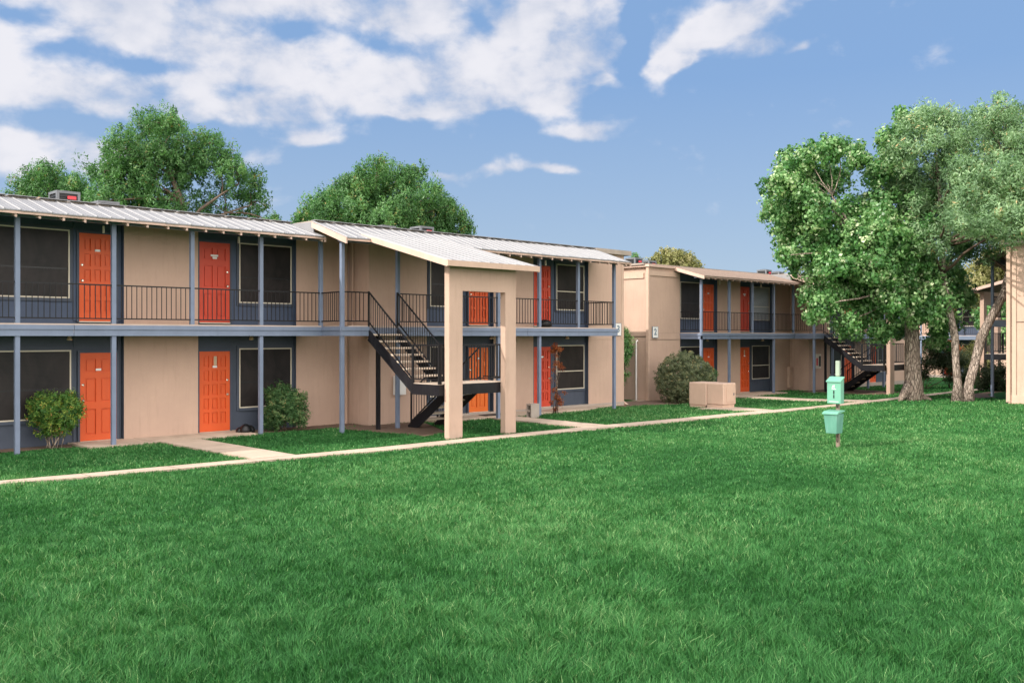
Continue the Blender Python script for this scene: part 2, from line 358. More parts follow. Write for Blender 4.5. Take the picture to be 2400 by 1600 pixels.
# ---------------------------------------------------------------- building pieces (facade faces -Y in its own frame)
def door(par, x0, z0, y, m, style, knob_left=False, hh=2.01, ww=.83, plates=1, gold=False):
    mb = MB(); x1 = x0 + ww; z1 = z0 + hh
    mb.box(x0, x1, y, y+.04, z0, z1)
    cols, rows = (3, 5) if style == 15 else (2, [(.07,.22),(.29,.56),(.64,.93)])
    if style == 15:
        st = .11; gap = .075; pw = (ww - 2*st - 2*gap) / 3; ph = (hh - .12 - .2 - 4*gap) / 5
        cells = [(x0+st+i*(pw+gap), z0+.2+j*(ph+gap), pw, ph) for i in range(3) for j in range(5)]
    else:
        st = .12; gap = .11; pw = (ww-2*st-gap)/2
        cells = [(x0+st+i*(pw+gap), z1-b*hh, pw, (b-a)*hh) for i in range(2) for a, b in rows]
    # grid of stiles and rails standing proud, then a raised field in every panel
    xs = sorted({round(c[0], 4) for c in cells}); zs = sorted({round(c[1], 4) for c in cells})
    edges = [x0] + [e for c in xs for e in (c, c+cells[0][2])] + [x1]
    for i in range(0, len(edges), 2): mb.box(edges[i], edges[i+1], y-.034, y, z0, z1)
    for cx in xs:
        col = sorted([c for c in cells if abs(c[0]-cx) < .01], key=lambda c: c[1])
        lo = z0
        for c in col: mb.box(c[0], c[0]+c[2], y-.033, y, lo, c[1]); lo = c[1]+c[3]
        mb.box(cx, cx+col[0][2], y-.033, y, lo, z1)
    for (cx, cz, cw, ch) in cells: mb.box(cx+.035, cx+cw-.035, y-.018, y, cz+.035, cz+ch-.035)
    d = build(mb, 'door', m, par)
    kx = x0+.07 if knob_left else x1-.07
    build(MB().lathe((0,0,0), [(.012,0),(.012,.02),(.033,.03),(.036,.05),(.02,.07)], 10), 'knob', 'chrome', d).location = (kx-ORG[d.name][0], -.035, z0+.92-ORG[d.name][2])
    bpy.data.objects[d.children[-1].name].rotation_euler = (R(90), 0, 0)
    k = build(MB().lathe((0,0,0), [(.03,0),(.03,.02),(.018,.028)], 10), 'deadbolt', 'chrome', d); k.location = (kx-ORG[d.name][0], -.035, z0+1.28-ORG[d.name][2]); k.rotation_euler = (R(90), 0, 0)
    if plates:
        xm = x0+ww/2
        build(MB().box(xm-.06, xm+.06, y-.042, y-.0345, z0+1.60, z0+1.65), 'number_plate', 'white', d)
        if plates > 1: build(MB().box(xm-.11, xm+.09, y-.042, y-.0345, z0+1.66, z0+1.705), 'sticker', 'white', d)
    if gold: build(MB().box(x0+ww/2-.02, x0+ww/2+.06, y-.024, y-.0185, z0+1.66, z0+1.9), 'paper_notice', 'brass', d)
    fr = MB()
    fr.box(x0-.05, x0, y-.05, y+.05, z0-.02, z1+.05); fr.box(x1, x1+.05, y-.05, y+.05, z0-.02, z1+.05); fr.box(x0, x1, y-.05, y+.05, z1+.003, z1+.05)
    build(fr, 'door_frame', 'navy', par)
    build(MB().box(x0, x1, y-.06, y+.05, z0-.03, z0-.004), 'threshold', 'cream', par)
    return d
def window(par, x0, x1, z0, z1, y, mid=False, kind='pane'):
    t = .03
    mb = MB().box(x0, x1, y-.035, y-.003, z0, z0+t).box(x0, x1, y-.035, y-.003, z1-t, z1).box(x0, x0+t, y-.035, y-.003, z0+t, z1-t).box(x1-t, x1, y-.035, y-.003, z0+t, z1-t)
    if mid: mb.box(x0+t, x1-t, y-.03, y-.003, z0+(z1-z0)*.40, z0+(z1-z0)*.40+.03)
    p = build(MB().box(x0+t*.6, x1-t*.6, y-.018, y-.004, z0+t*.6, z1-t*.6), 'window', kind, par)
    build(mb, 'window_frame', 'cream', p)
    if not mid: build(MB().box(x0+t, x1-t, y-.022, y-.0185, z0+(z1-z0)*.42, z0+(z1-z0)*.42+.035), 'sash_bar', 'plastic', p)
    tr = MB().box(x0-.07, x0-.003, y-.03, y-.002, z0-.07, z1+.07).box(x1+.003, x1+.07, y-.03, y-.002, z0-.07, z1+.07).box(x0-.003, x1+.003, y-.03, y-.002, z1+.003, z1+.07).box(x0-.003, x1+.003, y-.045, y-.002, z0-.07, z0-.003)
    build(tr, 'window_trim', 'navy', p)
    return p
def railing(par, a, b, z0, z1=None, m='black', step=.115, name='railing', posts=False):
    """straight or sloping railing between a=(x,y,zfloor) and b: two rails and upright bars"""
    a, b = Vector(a), Vector(b); mb = MB(); L = (Vector((b.x, b.y, 0)) - Vector((a.x, a.y, 0))).length
    lo, hi = z0
    up = Vector((0, 0, 1))
    mb.bar(a+up*hi, b+up*hi, .035, .03); mb.bar(a+up*lo, b+up*lo, .028, .028)
    n = max(1, int(round(L/step)))
    for i in range(1, n):
        p = a.lerp(b, i/n); mb.bar(p+up*(lo+.005), p+up*(hi-.01), .014, .014)
    if posts:
        for p in (a, b): mb.bar(p + up*(posts if posts is not True else 0), p+up*(hi+.012), .04, .04)
    return build(mb, name, m, par)
def post(par, x, y, z0, z1, s=.095, m='blue', name='post'):
    j = random.uniform(-.006, .006)
    return build(MB().box(x-s/2+j, x+s/2+j, y-s/2, y+s/2, z0, z1), name, m, par, bevel=.006)
def rafters(par, x0, x1, n, y_eave, z_eave, slope, inner=1.0):
    for i in range(n):
        x = x0 + (x1-x0)*i/(n-1) + random.uniform(-.012, .012); zb = z_eave - .125 + random.uniform(-.006, .004)
        mb = MB(); w2 = .022; y0 = y_eave+.03+random.uniform(-.012, .01); y1 = y0+inner
        mb.prism([(y0, zb), (y1, zb+slope*inner), (y1, zb+slope*inner+.085), (y0, zb+.085)], 'x', x-w2, x+w2)
        build(mb, 'rafter_tail', 'trim_light', par)
def metal_roof(par, x0, x1, ye, ze, yr, zr, m='roof', ribs=.305, name='roof', xs=None):
    mb = MB(); rb = MB(); n = int(round((x1-x0)/ribs)) if ribs else 24; dx = (x1-x0)/n
    xs = xs or [x0+i*dx for i in range(n+1)]; n = len(xs)-1
    s = (zr-ze)/(yr-ye)
    for i in range(n):
        a, b = xs[i], xs[i+1]
        j = random.uniform(-.004, .004); e = random.uniform(-.012, .008) if ribs else random.uniform(-.004,.004)
        mb.hexa([(a,ye+e,ze-.022+s*e+j),(b,ye+e,ze-.022+s*e+j),(b,yr,zr-.022+j),(a,yr,zr-.022+j),(a,ye+e,ze+s*e+j),(b,ye+e,ze+s*e+j),(b,yr,zr+j),(a,yr,zr+j)])
        if ribs:
            rb.hexa([(a-.018,ye+e,ze+s*e+j-.003),(a+.018,ye+e,ze+s*e+j-.003),(a+.018,yr,zr+j-.003),(a-.018,yr,zr+j-.003),(a-.009,ye+e,ze+s*e+j+.022),(a+.009,ye+e,ze+s*e+j+.022),(a+.009,yr,zr+j+.022),(a-.009,yr,zr+j+.022)])
            for q in (.34, .67):
                xx = a+dx*q
                mb.hexa([(xx-.008,ye+e,ze+s*e+j-.003),(xx+.008,ye+e,ze+s*e+j-.003),(xx+.008,yr,zr+j-.003),(xx-.008,yr,zr+j-.003),(xx-.005,ye+e,ze+s*e+j+.006),(xx+.005,ye+e,ze+s*e+j+.006),(xx+.005,yr,zr+j+.006),(xx-.005,yr,zr+j+.006)])
    r = build(mb, name, m, par)
    if ribs: build(rb, 'standing_seams', 'rib', r)
    # corrugated ridge cap pieces
    if ribs and name == 'roof':
        cp = MB(); k = int((x1-x0)/.62); q = (x1-x0)/k
        for i in range(k): cp.box(x0+i*q, x0+(i+1)*q-.05, yr-.09, yr+.12, zr+.034, zr+.05)
        build(cp, 'ridge_cap', m, par)
    return r
ZB, ZT = 2.41, 2.645      # underside and top of the balcony edge beam
RL = (2.79-2.67, 3.53-2.67)
def edge_beam(par, pts, s=1):
    """two-step blue fascia along the balcony edge; pts are (x,y) of its outer face, deck lies to the +Y side"""
    for (a, b) in zip(pts[:-1], pts[1:]):
        d = Vector((b[0]-a[0], b[1]-a[1], 0)).normalized(); n = Vector((d.y, -d.x, 0))   # outward
        A, B = Vector((*a, 0)), Vector((*b, 0))
        mb = MB()
        def slab(o0, o1, z0, z1):
            p = [A-n*o1, B-n*o1, B+n*o0, A+n*o0]
            mb.hexa([Vector((q.x,q.y,z0)) for q in p] + [Vector((q.x,q.y,z1)) for q in p])
        slab(0, .06, ZB, ZT-.10); slab(.022, .06, ZT-.097, ZT)
        build(mb, 'balcony_fascia', 'blue', par)

def right_section(par, metal=True, left_return=True, stair_gap=True, doors=('amber','red','orange','red'), fz=0.1, details=True):
    """wall run from x 15.44 to 26.5: window, door, tan, door, window, tan end"""
    roofm = 'roof' if metal else 'shingle'
    YT, YB, YD = 21.25, 21.40, 21.45
    for fl, zf in ((0, fz), (1, 2.75)):
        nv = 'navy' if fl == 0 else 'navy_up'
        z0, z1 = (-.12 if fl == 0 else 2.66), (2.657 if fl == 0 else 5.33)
        for a, b in ((15.44, 17.5), (20.16, 21.92), (24.63, 26.5)): build(MB().box(a, b, YT, YT+.5, z0, z1), 'wall', 'tan', par)
        for a, b in ((17.5, 20.16), (21.92, 24.63)):      # recessed blue panel with its painted return
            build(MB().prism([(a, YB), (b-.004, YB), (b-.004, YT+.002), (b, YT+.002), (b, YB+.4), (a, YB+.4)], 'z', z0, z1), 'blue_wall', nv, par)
        dz = zf
        dm = doors[2*fl:2*fl+2]
        door(par, 19.2, dz, YD-.08, dm[0], 6 if fl == 0 else 15, knob_left=True, hh=1.95, ww=.80)
        door(par, 22.02, dz, YD-.08, dm[1], 15, hh=1.95, ww=.80, plates=0 if fl else 1)
        wz = (.62, 2.10) if fl == 0 else (3.27, 4.80)
        window(par, 17.72, 18.98, wz[0], wz[1], YB, mid=False)
        window(par, 23.15, 24.55, wz[0], wz[1], YB, mid=True)
    # seam line of the stucco panels
    build(MB().box(15.44, 15.6, 21.752, 22.198, -.14, 5.37), 'wall', 'tan', par)
    build(MB().box(26.5, 26.53, 21.25, 30.5, -.25, 5.33), 'wall', 'tan', par)
    build(MB().box(24.64, 26.54, YT-.012, YT, 2.30, 2.32).box(26.53, 26.535, YT, 30.4, 2.30, 2.32).box(26.4, 26.54, YT-.014, YT, 2.32, 5.3), 'wall_trim', 'tan_trim', par)
    build(MB().box(17.4, 26.56, YT-.03, YT+.3, -.3, fz-.02), 'foundation', 'block', par)
    # deck
    dk = MB().box(13.96, 24.66, 20.06, 21.38, ZB+.06, ZT+.03); build(dk, 'balcony_deck', 'deck', par)
    edge_beam(par, [(13.70, 20.03), (14.56, 20.03)]); edge_beam(par, [(15.50, 20.03), (20.4, 20.03)]); edge_beam(par, [(20.41, 20.03), (24.7, 20.03)])
    build(MB().box(14.56, 15.50, 20.06, 20.12, ZB+.02, ZT-.02), 'stair_header', 'blue', par)
    build(MB().box(24.66, 24.72, 20.06, 21.24, ZB, ZT), 'balcony_fascia', 'blue', par)
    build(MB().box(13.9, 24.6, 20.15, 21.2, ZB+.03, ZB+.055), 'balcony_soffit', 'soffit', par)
    ups = [13.79, 15.56, 19.27, 21.02, 22.81, 24.62]
    for x in ups: post(par, x, 20.12, ZT, 4.80)
    for x in (13.79, 15.56, 19.27, 21.02, 24.62): post(par, x, 20.12, -.2, ZB)
    f = 2.67
    segs = [(13.84, 14.56), (15.60, 19.22), (19.32, 20.97), (21.07, 22.76), (22.86, 24.57)]
    for a, b in segs: railing(par, (a, 20.1, f), (b, 20.1, f), RL)
    railing(par, (24.62, 20.16, f), (24.62, 21.24, f), RL)
    # roof
    build(MB().box(13.7, 24.72, 20.05, 20.17, 4.80, 4.985), 'roof_beam', 'blue', par)
    metal_roof(par, 13.6, 24.86, 19.6, 4.86, 21.12, 5.37, roofm, .305 if metal else 0)
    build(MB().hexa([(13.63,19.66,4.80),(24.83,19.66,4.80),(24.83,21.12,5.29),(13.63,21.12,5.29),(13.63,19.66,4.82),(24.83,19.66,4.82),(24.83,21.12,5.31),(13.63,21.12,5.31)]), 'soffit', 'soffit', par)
    build(MB().box(17.35, 24.84, 19.62, 19.645, 4.785, 4.835).box(13.62, 14.36, 19.62, 19.645, 4.785, 4.835), 'eave_board', 'trim_light', par)
    rafters(par, 17.5, 24.7, 17, 19.62, 4.845, .335, .5)
    for xx in (13.575, 24.862):
        build(MB().prism([(19.6, 4.70), (21.16, 5.22), (21.16, 5.36), (19.6, 4.845)], 'x', xx-.02, xx+.02), 'rake_board', 'trim_light', par)
    build(MB().prism([(21.16, 5.02), (22.3, 5.02), (22.3, 5.41), (21.16, 5.37)], 'x', 13.62, 13.66), 'gable_infill', 'roof', par)
    # flat roof with its edge
    build(MB().box(13.66, 26.76, 21.14, 30.8, 5.335, 5.42), 'flat_roof', 'flat', par)
    build(MB().box(24.9, 26.80, 21.10, 21.135, 5.27, 5.43).box(26.765, 26.80, 21.14, 30.85, 5.27, 5.43), 'roof_edge', 'flat', par)
    # stair porch roof and arch
    s = (4.86-4.17)/(19.6-16.7)
    metal_roof(par, 14.36, 17.36, 16.7, 4.17, 20.18, 5.065, roofm, .30 if metal else 0, 'porch_roof', [14.36]+[13.6+11.26/37*k for k in range(3, 13)]+[17.36])
    for xx in (14.34, 17.38):
        build(MB().prism([(16.66, 4.02), (20.05, 4.90), (20.05, 5.03), (16.66, 4.16)], 'x', xx-.02, xx+.02), 'rake_board', 'trim_light', par)
    build(MB().box(14.32, 17.40, 16.63, 16.66, 4.035, 4.17), 'eave_board', 'tan_trim', par)
    build(MB().hexa([(14.38,16.7,4.08),(17.34,16.7,4.08),(17.34,19.6,4.77),(14.38,19.6,4.77),(14.38,16.7,4.10),(17.34,16.7,4.10),(17.34,19.6,4.79),(14.38,19.6,4.79)]), 'porch_soffit', 'soffit', par)
    ar = MB()
    o2 = [(14.68,-.2),(15.10,-.2),(15.10,3.49),(16.53,3.49),(16.53,-.2),(16.90,-.2),(16.90,4.08),(14.68,4.08)]
    ar.prism(o2, 'y', 17.0, 17.17); build(ar, 'porch_arch', 'tan', par)
    for x in (16.2,): pass
    # lights
    for (x, y, z) in ((23.0, 20.75, 2.33), (19.6, 20.75, 2.33)):
        build(MB().lathe((x, y, z), [(.02, .10), (.03, .07), (.07, 0), (.05, -.02)], 10), 'porch_light', 'brass', par)
    for (x, y, z) in ((21.6, 20.4, 4.62),):
        build(MB().box(x-.02, x+.02, y-.02, y+.02, z, z+.16), 'light_stub', 'cream', par)

def left_section(par, xl, deck_l, metal=True, win1=(6.0, 7.97), end=False, blinds=False):
    roofm = 'roof' if metal else 'shingle'
    YT, YB, YD = 22.2, 22.35, 22.40
    for fl, zf in ((0, .01), (1, 2.75)):
        nv = 'navy' if fl == 0 else 'navy_up'
        z0, z1 = (-.15 if fl == 0 else 2.66), (2.657 if fl == 0 else 5.38)
        x_ = deck_l if end else 3.6
        for a, b in ((9.12, 10.96), (13.75, 15.44), (xl, x_)): build(MB().box(a, b, YT, YT+.5, z0, z1), 'wall', 'tan', par)
        for a, b in ((x_, 9.12), (10.96, 13.75)):
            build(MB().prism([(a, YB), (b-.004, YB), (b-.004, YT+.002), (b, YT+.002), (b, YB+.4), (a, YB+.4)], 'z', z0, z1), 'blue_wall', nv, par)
        # blue upright and head casing beside the doors
        build(MB().box(8.02-.0, 8.09, YB-.03, YB-.002, z0+.1, z1-.05).box(9.02, 9.10, YB-.03, YB-.002, z0+.1, z1-.05), 'casing', nv, par)
        y = YD-.08
        if fl == 0:
            door(par, 8.15, zf, y, 'orange', 6, knob_left=True, ww=.83); door(par, 11.03, zf, y, 'orange', 15, ww=.83, gold=True)
        else:
            door(par, 8.13, zf, y, 'orange', 15, knob_left=True, ww=.83); door(par, 11.03, zf, y, 'red', 6, ww=.83, plates=2)
        wz = (.55, 2.09) if fl == 0 else (3.26, 4.81)
        window(par, win1[0], win1[1]-.03*fl, wz[0], wz[1], YB)
        window(par, 12.14, 13.68, wz[0], wz[1], YB, mid=end, kind='blinds' if (blinds and fl) else 'pane')
    x0 = deck_l
    build(MB().box(x0+.05, 13.85, 21.14, 22.33, ZB+.06, ZT+.03), 'balcony_deck', 'deck', par)
    edge_beam(par, [(x0, 21.13), (7.6, 21.13)] if not end else [(x0, 21.13), (8.4, 21.13)])
    edge_beam(par, [(7.61 if not end else 8.41, 21.13), (13.86, 21.13)])
    edge_beam(par, [(13.86, 21.128), (13.70, 20.03)])
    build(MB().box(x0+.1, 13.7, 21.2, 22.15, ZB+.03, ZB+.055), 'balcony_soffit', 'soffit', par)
    f = 2.67
    ups = [x for x in (2.1, 4.3, 6.49, 8.48, 10.31, 12.12, 13.87) if x > x0]
    if end: ups = [x0+.06] + [x for x in ups if x > x0+.4]
    for x in ups: post(par, x, 21.2, ZT, 4.92)
    for x in [q for q in ups if q not in (10.31, 13.87)]: post(par, x, 21.2, -.2, ZB)
    prev = x0 if not end else None
    for x in ups:
        if prev is not None: railing(par, (prev+.05, 21.18, f), (x-.05, 21.18, f), RL)
        prev = x
    railing(par, (13.87, 21.15, f), (13.80, 20.17, f), RL)
    if end: railing(par, (x0+.06, 21.25, f), (x0+.06, 22.2, f), RL); edge_beam(par, [(x0, 22.19), (x0, 21.13)])
    # roof
    xr = x0-.45 if end else xl
    build(MB().box(xr+.1, 13.9, 21.14, 21.26, 4.885, 5.06), 'roof_beam', 'blue', par)
    metal_roof(par, xr, 13.70, 20.7, 4.965, 22.3, 5.42, roofm, .305 if metal else 0)
    build(MB().hexa([(xr+.02,20.76,4.905),(13.66,20.76,4.905),(13.66,22.3,5.34),(xr+.02,22.3,5.34),(xr+.02,20.76,4.92),(13.66,20.76,4.92),(13.66,22.3,5.36),(xr+.02,22.3,5.36)]), 'soffit', 'soffit', par)
    build(MB().box(xr, 13.68, 20.72, 20.745, 4.892, 4.942), 'eave_board', 'trim_light', par)
    n = int((13.5-xr)/.455)
    rafters(par, 13.62-n*.455, 13.62, n+1, 20.72, 4.95, .28, .5)
    for xx in ([13.68, xr] if end else [13.69]):
        build(MB().prism([(20.7, 4.82), (22.3, 5.27), (22.3, 5.41), (20.7, 4.95)], 'x', xx-.02, xx+.02), 'rake_board', 'trim_light', par)
    build(MB().box(xl-(.25 if end else 0), 13.64, 22.31, 30.8, 5.385, 5.45), 'flat_roof', 'flat', par)
    for (x, y, z) in ((7.75, 21.8, 2.33), (12.2, 21.8, 2.33)):
        build(MB().lathe((x, y, z), [(.02, .10), (.03, .07), (.065, 0), (.045, -.02)], 10), 'porch_light', 'brass', par)
    for x in (8.42, 11.75):
        build(MB().box(x-.02, x+.02, 21.6, 21.64, 4.72, 4.88), 'light_stub', 'cream', par)

def staircase(name, off, rz, label, group, zoff=0.):
    """steel stair: upper flight comes down towards -Y, landing, lower flight goes back towards +Y"""
    ref = (15.7, 18.8, -.05)
    c, s_ = math.cos(rz), math.sin(rz)
    wl = (off[0] + ref[0]*c - ref[1]*s_, off[1] + ref[0]*s_ + ref[1]*c, off[2] + ref[2])
    t = thing(name, ref, label, 'staircase', group, wl, rz)
    XA, XB = 14.57, 15.50; YT0, ZT0 = 20.05, 2.62; YL0, ZL = 18.25, 1.26
    sl = (ZT0-ZL)/(YT0-YL0)
    for x in (XA, XB):
        build(MB().prism([(YT0, ZT0-.04), (YT0, ZT0-.30), (YL0-.05, ZL-.26), (YL0-.05, ZL+.02), (YL0+.02, ZL+.06)], 'x', x-.018, x+.018)
              .prism([(YT0, ZT0-.30), (YT0, ZT0-.315), (YL0-.05, ZL-.275), (YL0-.05, ZL-.26)], 'x', x-.045, x+.03), 'stringer', 'iron', t)
    n = 7
    for i in range(n):
        y = YT0 - (i+.75)*(YT0-YL0)/n - .0; z = ZT0 - (i+1)*(ZT0-ZL)/(n+1)
        build(MB().box(XA+.02, XB-.02, y-.13, y+.14, z-.035, z+.012), 'tread', 'tread', t, bevel=.006)
    # landing
    build(MB().box(14.56, 16.88, 17.22, 18.27, ZL-.05, ZL), 'landing_slab', 'tread', t)
    build(MB().box(14.53, 16.91, 17.19, 17.235, ZL-.27, ZL-.012).box(14.53, 14.575, 17.235, 18.2, ZL-.27, ZL-.012).box(16.87, 16.91, 17.235, 18.27, ZL-.27, ZL-.012).box(14.575, 16.87, 18.23, 18.27, ZL-.27, ZL-.055)
          .box(14.49, 14.53, 17.19, 18.2, ZL-.27, ZL-.258), 'landing_frame', 'iron', t)
    # lower flight
    XC, XD = 15.93, 16.85; YE = 20.0; ZE = 0.0; sl2 = (ZL-ZE)/(YE-18.27)
    for x in (XC, XD):
        build(MB().prism([(18.27, ZL-.02), (18.27, ZL-.27), (YE-.15, -.14), (YE+.12, -.14), (YE+.12, .02)], 'x', x-.018, x+.018), 'stringer', 'iron', t)
    for i in range(6):
        y = 18.27 + (i+.7)*(YE-18.27)/6.5; z = ZL - (i+1)*(ZL-ZE)/7
        build(MB().box(XC+.02, XD-.02, y-.14, y+.13, z-.035, z+.012), 'tread', 'tread', t)
    # railings
    f = ZT0+.05
    H = (.12, .86)
    railing(t, (XA, YT0, f), (XA, YL0, ZL), (.10, .88), step=.095, posts=-.02); railing(t, (XB, YT0, f), (XB, YL0, ZL), (.10, .88), step=.095, posts=-.02)
    railing(t, (14.56, 18.2, ZL), (14.56, 17.24, ZL), (.10, .93), step=.10, posts=True)
    railing(t, (14.6, 17.22, ZL), (16.86, 17.22, ZL), (.10, .93), step=.10, posts=True)
    railing(t, (16.88, 17.26, ZL), (16.88, 18.2, ZL), (.10, .93), step=.10)
    railing(t, (XC, 18.27, ZL), (XC, YE, .02), (.10, .88), step=.11, posts=-.02); railing(t, (XD, 18.27, ZL), (XD, YE, .02), (.10, .88), step=.11, posts=-.02)
    railing(t, (15.52, 18.26, ZL), (15.91, 18.26, ZL), (.10, .88), step=.11)
    for (x, y, z1) in ((14.95, 20.16, 2.46),):
        build(MB().box(x-.045, x+.045, y-.045, y+.045, -.2, z1), 'support_post', 'iron', t)
    return t

def place_building(name, off, rz, label, ref=(20, 21.2, -.1)):
    c, s_ = math.cos(rz), math.sin(rz)
    wl = (off[0] + ref[0]*c - ref[1]*s_, off[1] + ref[0]*s_ + ref[1]*c, off[2] + ref[2])
    return thing(name, ref, label, 'building', 'apartment blocks around the lawn', wl, rz)

# --- the near block (number 3)
b3 = place_building('apartment_building', (0, 0, 0), 0, 'near two-storey tan block with a white ribbed metal roof, orange doors and the 3 sign')
left_section(b3, -3.0, -3.0)
right_section(b3)
build(MB().tube([(15.30, 22.12, -.05), (15.30, 22.12, 5.2)], .035, 8), 'downspout', 'tan_trim', b3)
build(MB().tube([(15.36, 21.9, 2.7), (15.37, 21.9, 5.1)], .02, 6), 'conduit', 'tan_trim', b3)
build(MB().box(26.54, 26.62, 21.3, 21.38, .05, 5.3), 'downspout', 'tan_trim', b3)
build(MB().prism([(21.1, -.02), (21.32, .1), (21.38, .1), (21.2, -.06)], 'x', 26.53, 26.63), 'downspout_shoe', 'tan_trim', b3)
staircase('outdoor_staircase', (0, 0, 0), 0, 'near black steel staircase with pale treads behind the white-roofed arch of the near block', 'outdoor staircases')
# --- the far block (number 2)
O2 = (26.25, .92, -.13)
b2 = place_building('apartment_building', O2, 0, 'far tan block with brown shingle roof and the 2 sign, behind the round shrub')
left_section(b2, 4.28, 6.35, metal=False, win1=(6.55, 8.0), end=True, blinds=True)
right_section(b2, metal=False, doors=('orange', 'orange', 'red', 'orange'))
build(MB().box(4.25, 4.275, 22.2, 31, -.3, 5.36), 'wall', 'tan', b2)
build(MB().box(4.10, 6.2, 22.10, 22.185, 5.30, 5.40).box(4.10, 4.24, 22.185, 31, 5.30, 5.40), 'coping', 'trim_light', b2)
build(MB().box(4.22, 6.2, 22.16, 22.195, 4.96, 5.16).box(4.20, 4.245, 22.45, 31, 4.86, 5.06), 'band_board', 'tan_trim', b2)
build(MB().box(4.15, 4.245, 22.16, 22.28, -.1, 5.28), 'downspout', 'tan_trim', b2)
build(MB().box(4.30, 6.3, 22.185, 22.197, 2.385, 2.40).box(4.235, 4.246, 22.3, 31, 2.50, 2.53), 'wall_seam', 'soffit', b2)
build(MB().tube([(4.12, 22.75, -.1), (4.12, 22.75, 2.30), (4.24, 22.78, 2.36)], .035, 8, 0), 'drain_pipe', 'white', b2)
build(MB().box(3.7, 4.2, 22.1, 22.75, -.12, -.04), 'splash_block', 'concrete', b2)
build(MB().tube([(15.30, 22.12, .9), (15.30, 22.12, 5.2)], .03, 8), 'downspout', 'tan_trim', b2)
build(MB().box(15.05, 15.40, 22.05, 22.18, .05, 1.05), 'pipe_cover', 'tan_trim', b2)
build(MB().box(8.55, 8.66, 22.26, 22.3, 3.5, 4.5), 'wind_chime_board', 'brass', b2) if False else None
staircase('outdoor_staircase', O2, 0, 'far black steel staircase partly hidden behind the big-trunked leafy tree', 'outdoor staircases')
# --- the right block: turned round to face the others
O1 = (35.8 + 26.53, 11.5 + 21.25, .34)
b1 = place_building('apartment_building', O1, math.pi, 'tan block cut by the right photo edge with tree shadows on its end wall')
right_section(b1, metal=False)
build(MB().box(26.54, 26.66, 21.26, 21.38, -.3, 5.3), 'downspout', 'tan_trim', b1)
build(MB().prism([(21.0, -.33), (21.3, -.24), (21.38, -.24), (21.1, -.4)], 'x', 26.54, 26.66), 'downspout_shoe', 'plastic', b1)
build(MB().box(26.54, 26.575, 21.6, 30, 4.85, 5.12), 'band_board', 'tan_trim', b1)
build(MB().box(26.531, 26.5415, 21.4, 30, 2.54, 2.57), 'wall_seam', 'soffit', b1)
build(MB().box(26.54, 26.57, 21.40, 21.55, -.2, 4.85), 'corner_board', 'tan_trim', b1)
build(MB().box(26.45, 26.58, 21.27, 30.4, -.5, .0), 'foundation', 'tan_trim', b1)
staircase('outdoor_staircase', O1, math.pi, 'staircase of the right block seen edge-on beyond the two-stemmed tree', 'outdoor staircases')
# --- the block closing the court, facing -X
O4 = (62.8 - 20.1, 21.6 + 24.86, -.24)
b4 = place_building('apartment_building', O4, -math.pi/2, 'distant tan block closing the court, seen between the tree trunks')
right_section(b4, metal=False)

# ---------------------------------------------------------------- signs
def number_sign(txt, x, y, z, wd, h, label):
    t = thing('number_sign', (x, y, z), label, 'sign', 'building number signs')
    build(MB().box(x-wd/2, x+wd/2, y-.02, y, z, z+h), 'panel', 'white', t)
    e = .014
    build(MB().box(x-wd/2-e, x+wd/2+e, y-.024, y-.003, z-e, z).box(x-wd/2-e, x+wd/2+e, y-.024, y-.003, z+h, z+h+e).box(x-wd/2-e, x-wd/2, y-.024, y-.003, z, z+h).box(x+wd/2, x+wd/2+e, y-.024, y-.003, z, z+h), 'sign_border', 'numeral', t)
    cu = bpy.data.curves.new('numeral', 'FONT'); cu.body = txt; cu.size = h*.82; cu.align_x = 'CENTER'; cu.align_y = 'CENTER'; cu.extrude = .004; cu.offset = .006
    tmp = bpy.data.objects.new('tmp', cu); COL.objects.link(tmp)
    dg = bpy.context.evaluated_depsgraph_get(); me_ = bpy.data.meshes.new_from_object(tmp.evaluated_get(dg)); bpy.data.objects.remove(tmp)
    o = bpy.data.objects.new('numeral', me_); COL.objects.link(o); me_.materials.clear(); me_.materials.append(M['numeral'])
    o.parent = t; o.location = (0, -.025, h/2); o.rotation_euler = (R(90), 0, 0)
number_sign('3', 26.20, 21.235, 2.43, .30, .42, 'white sign with a slate 3, half hidden by the balcony beam')
number_sign('2', 30.83, 23.08, 2.345, .35, .43, 'white sign with a slate 2 on the corner wall above the round shrub')

# ---------------------------------------------------------------- rooftop units
def ac_unit(x, y, z, rz, label, s=.62, h=.74):
    t = thing('ac_unit', (x, y, z), label, 'air conditioner', 'rooftop air conditioners', rz=rz)
    a = s/2
    mb = MB().box(x-a, x+a, y-a, y+a, z+h-.07, z+h).box(x-a, x+a, y-a, y+a, z+.12, z+.2)
    for sx in (-1, 1):
        for sy in (-1, 1): mb.box(x+sx*a-.035*(sx+1), x+sx*a+.035*(1-sx), y+sy*a-.035*(sy+1), y+sy*a+.035*(1-sy), z+.2, z+h-.07)
    mb.box(x-a-.05, x+a+.05, y-.3, y-.2, z, z+.115).box(x-a-.05, x+a+.05, y+.2, y+.3, z, z+.115)
    build(mb, 'casing', 'ac', t)
    gr = MB().box(x-a+.04, x+a-.04, y-a+.04, y+a-.04, z+.2, z+h-.07)
    for i in range(7):
        zz = z+.23+i*(h-.33)/7
        gr.box(x-a+.02, x+a-.02, y-a+.012, y-a+.04, zz, zz+.022).box(x-a+.012, x-a+.04, y-a+.04, y+a-.02, zz, zz+.022)
    build(gr, 'louvres', 'acgrill', t)
    build(MB().lathe((x, y, z+h), [(a*.85, .0), (a*.85, .015), (a*.3, .04), (.0, .045)], 16), 'fan_guard', 'acgrill', t)
    build(MB().box(x-.03, x+.2, y-a-.012, y-a+.008, z+h-.22, z+h-.13), 'badge', 'acred', t)
    return t
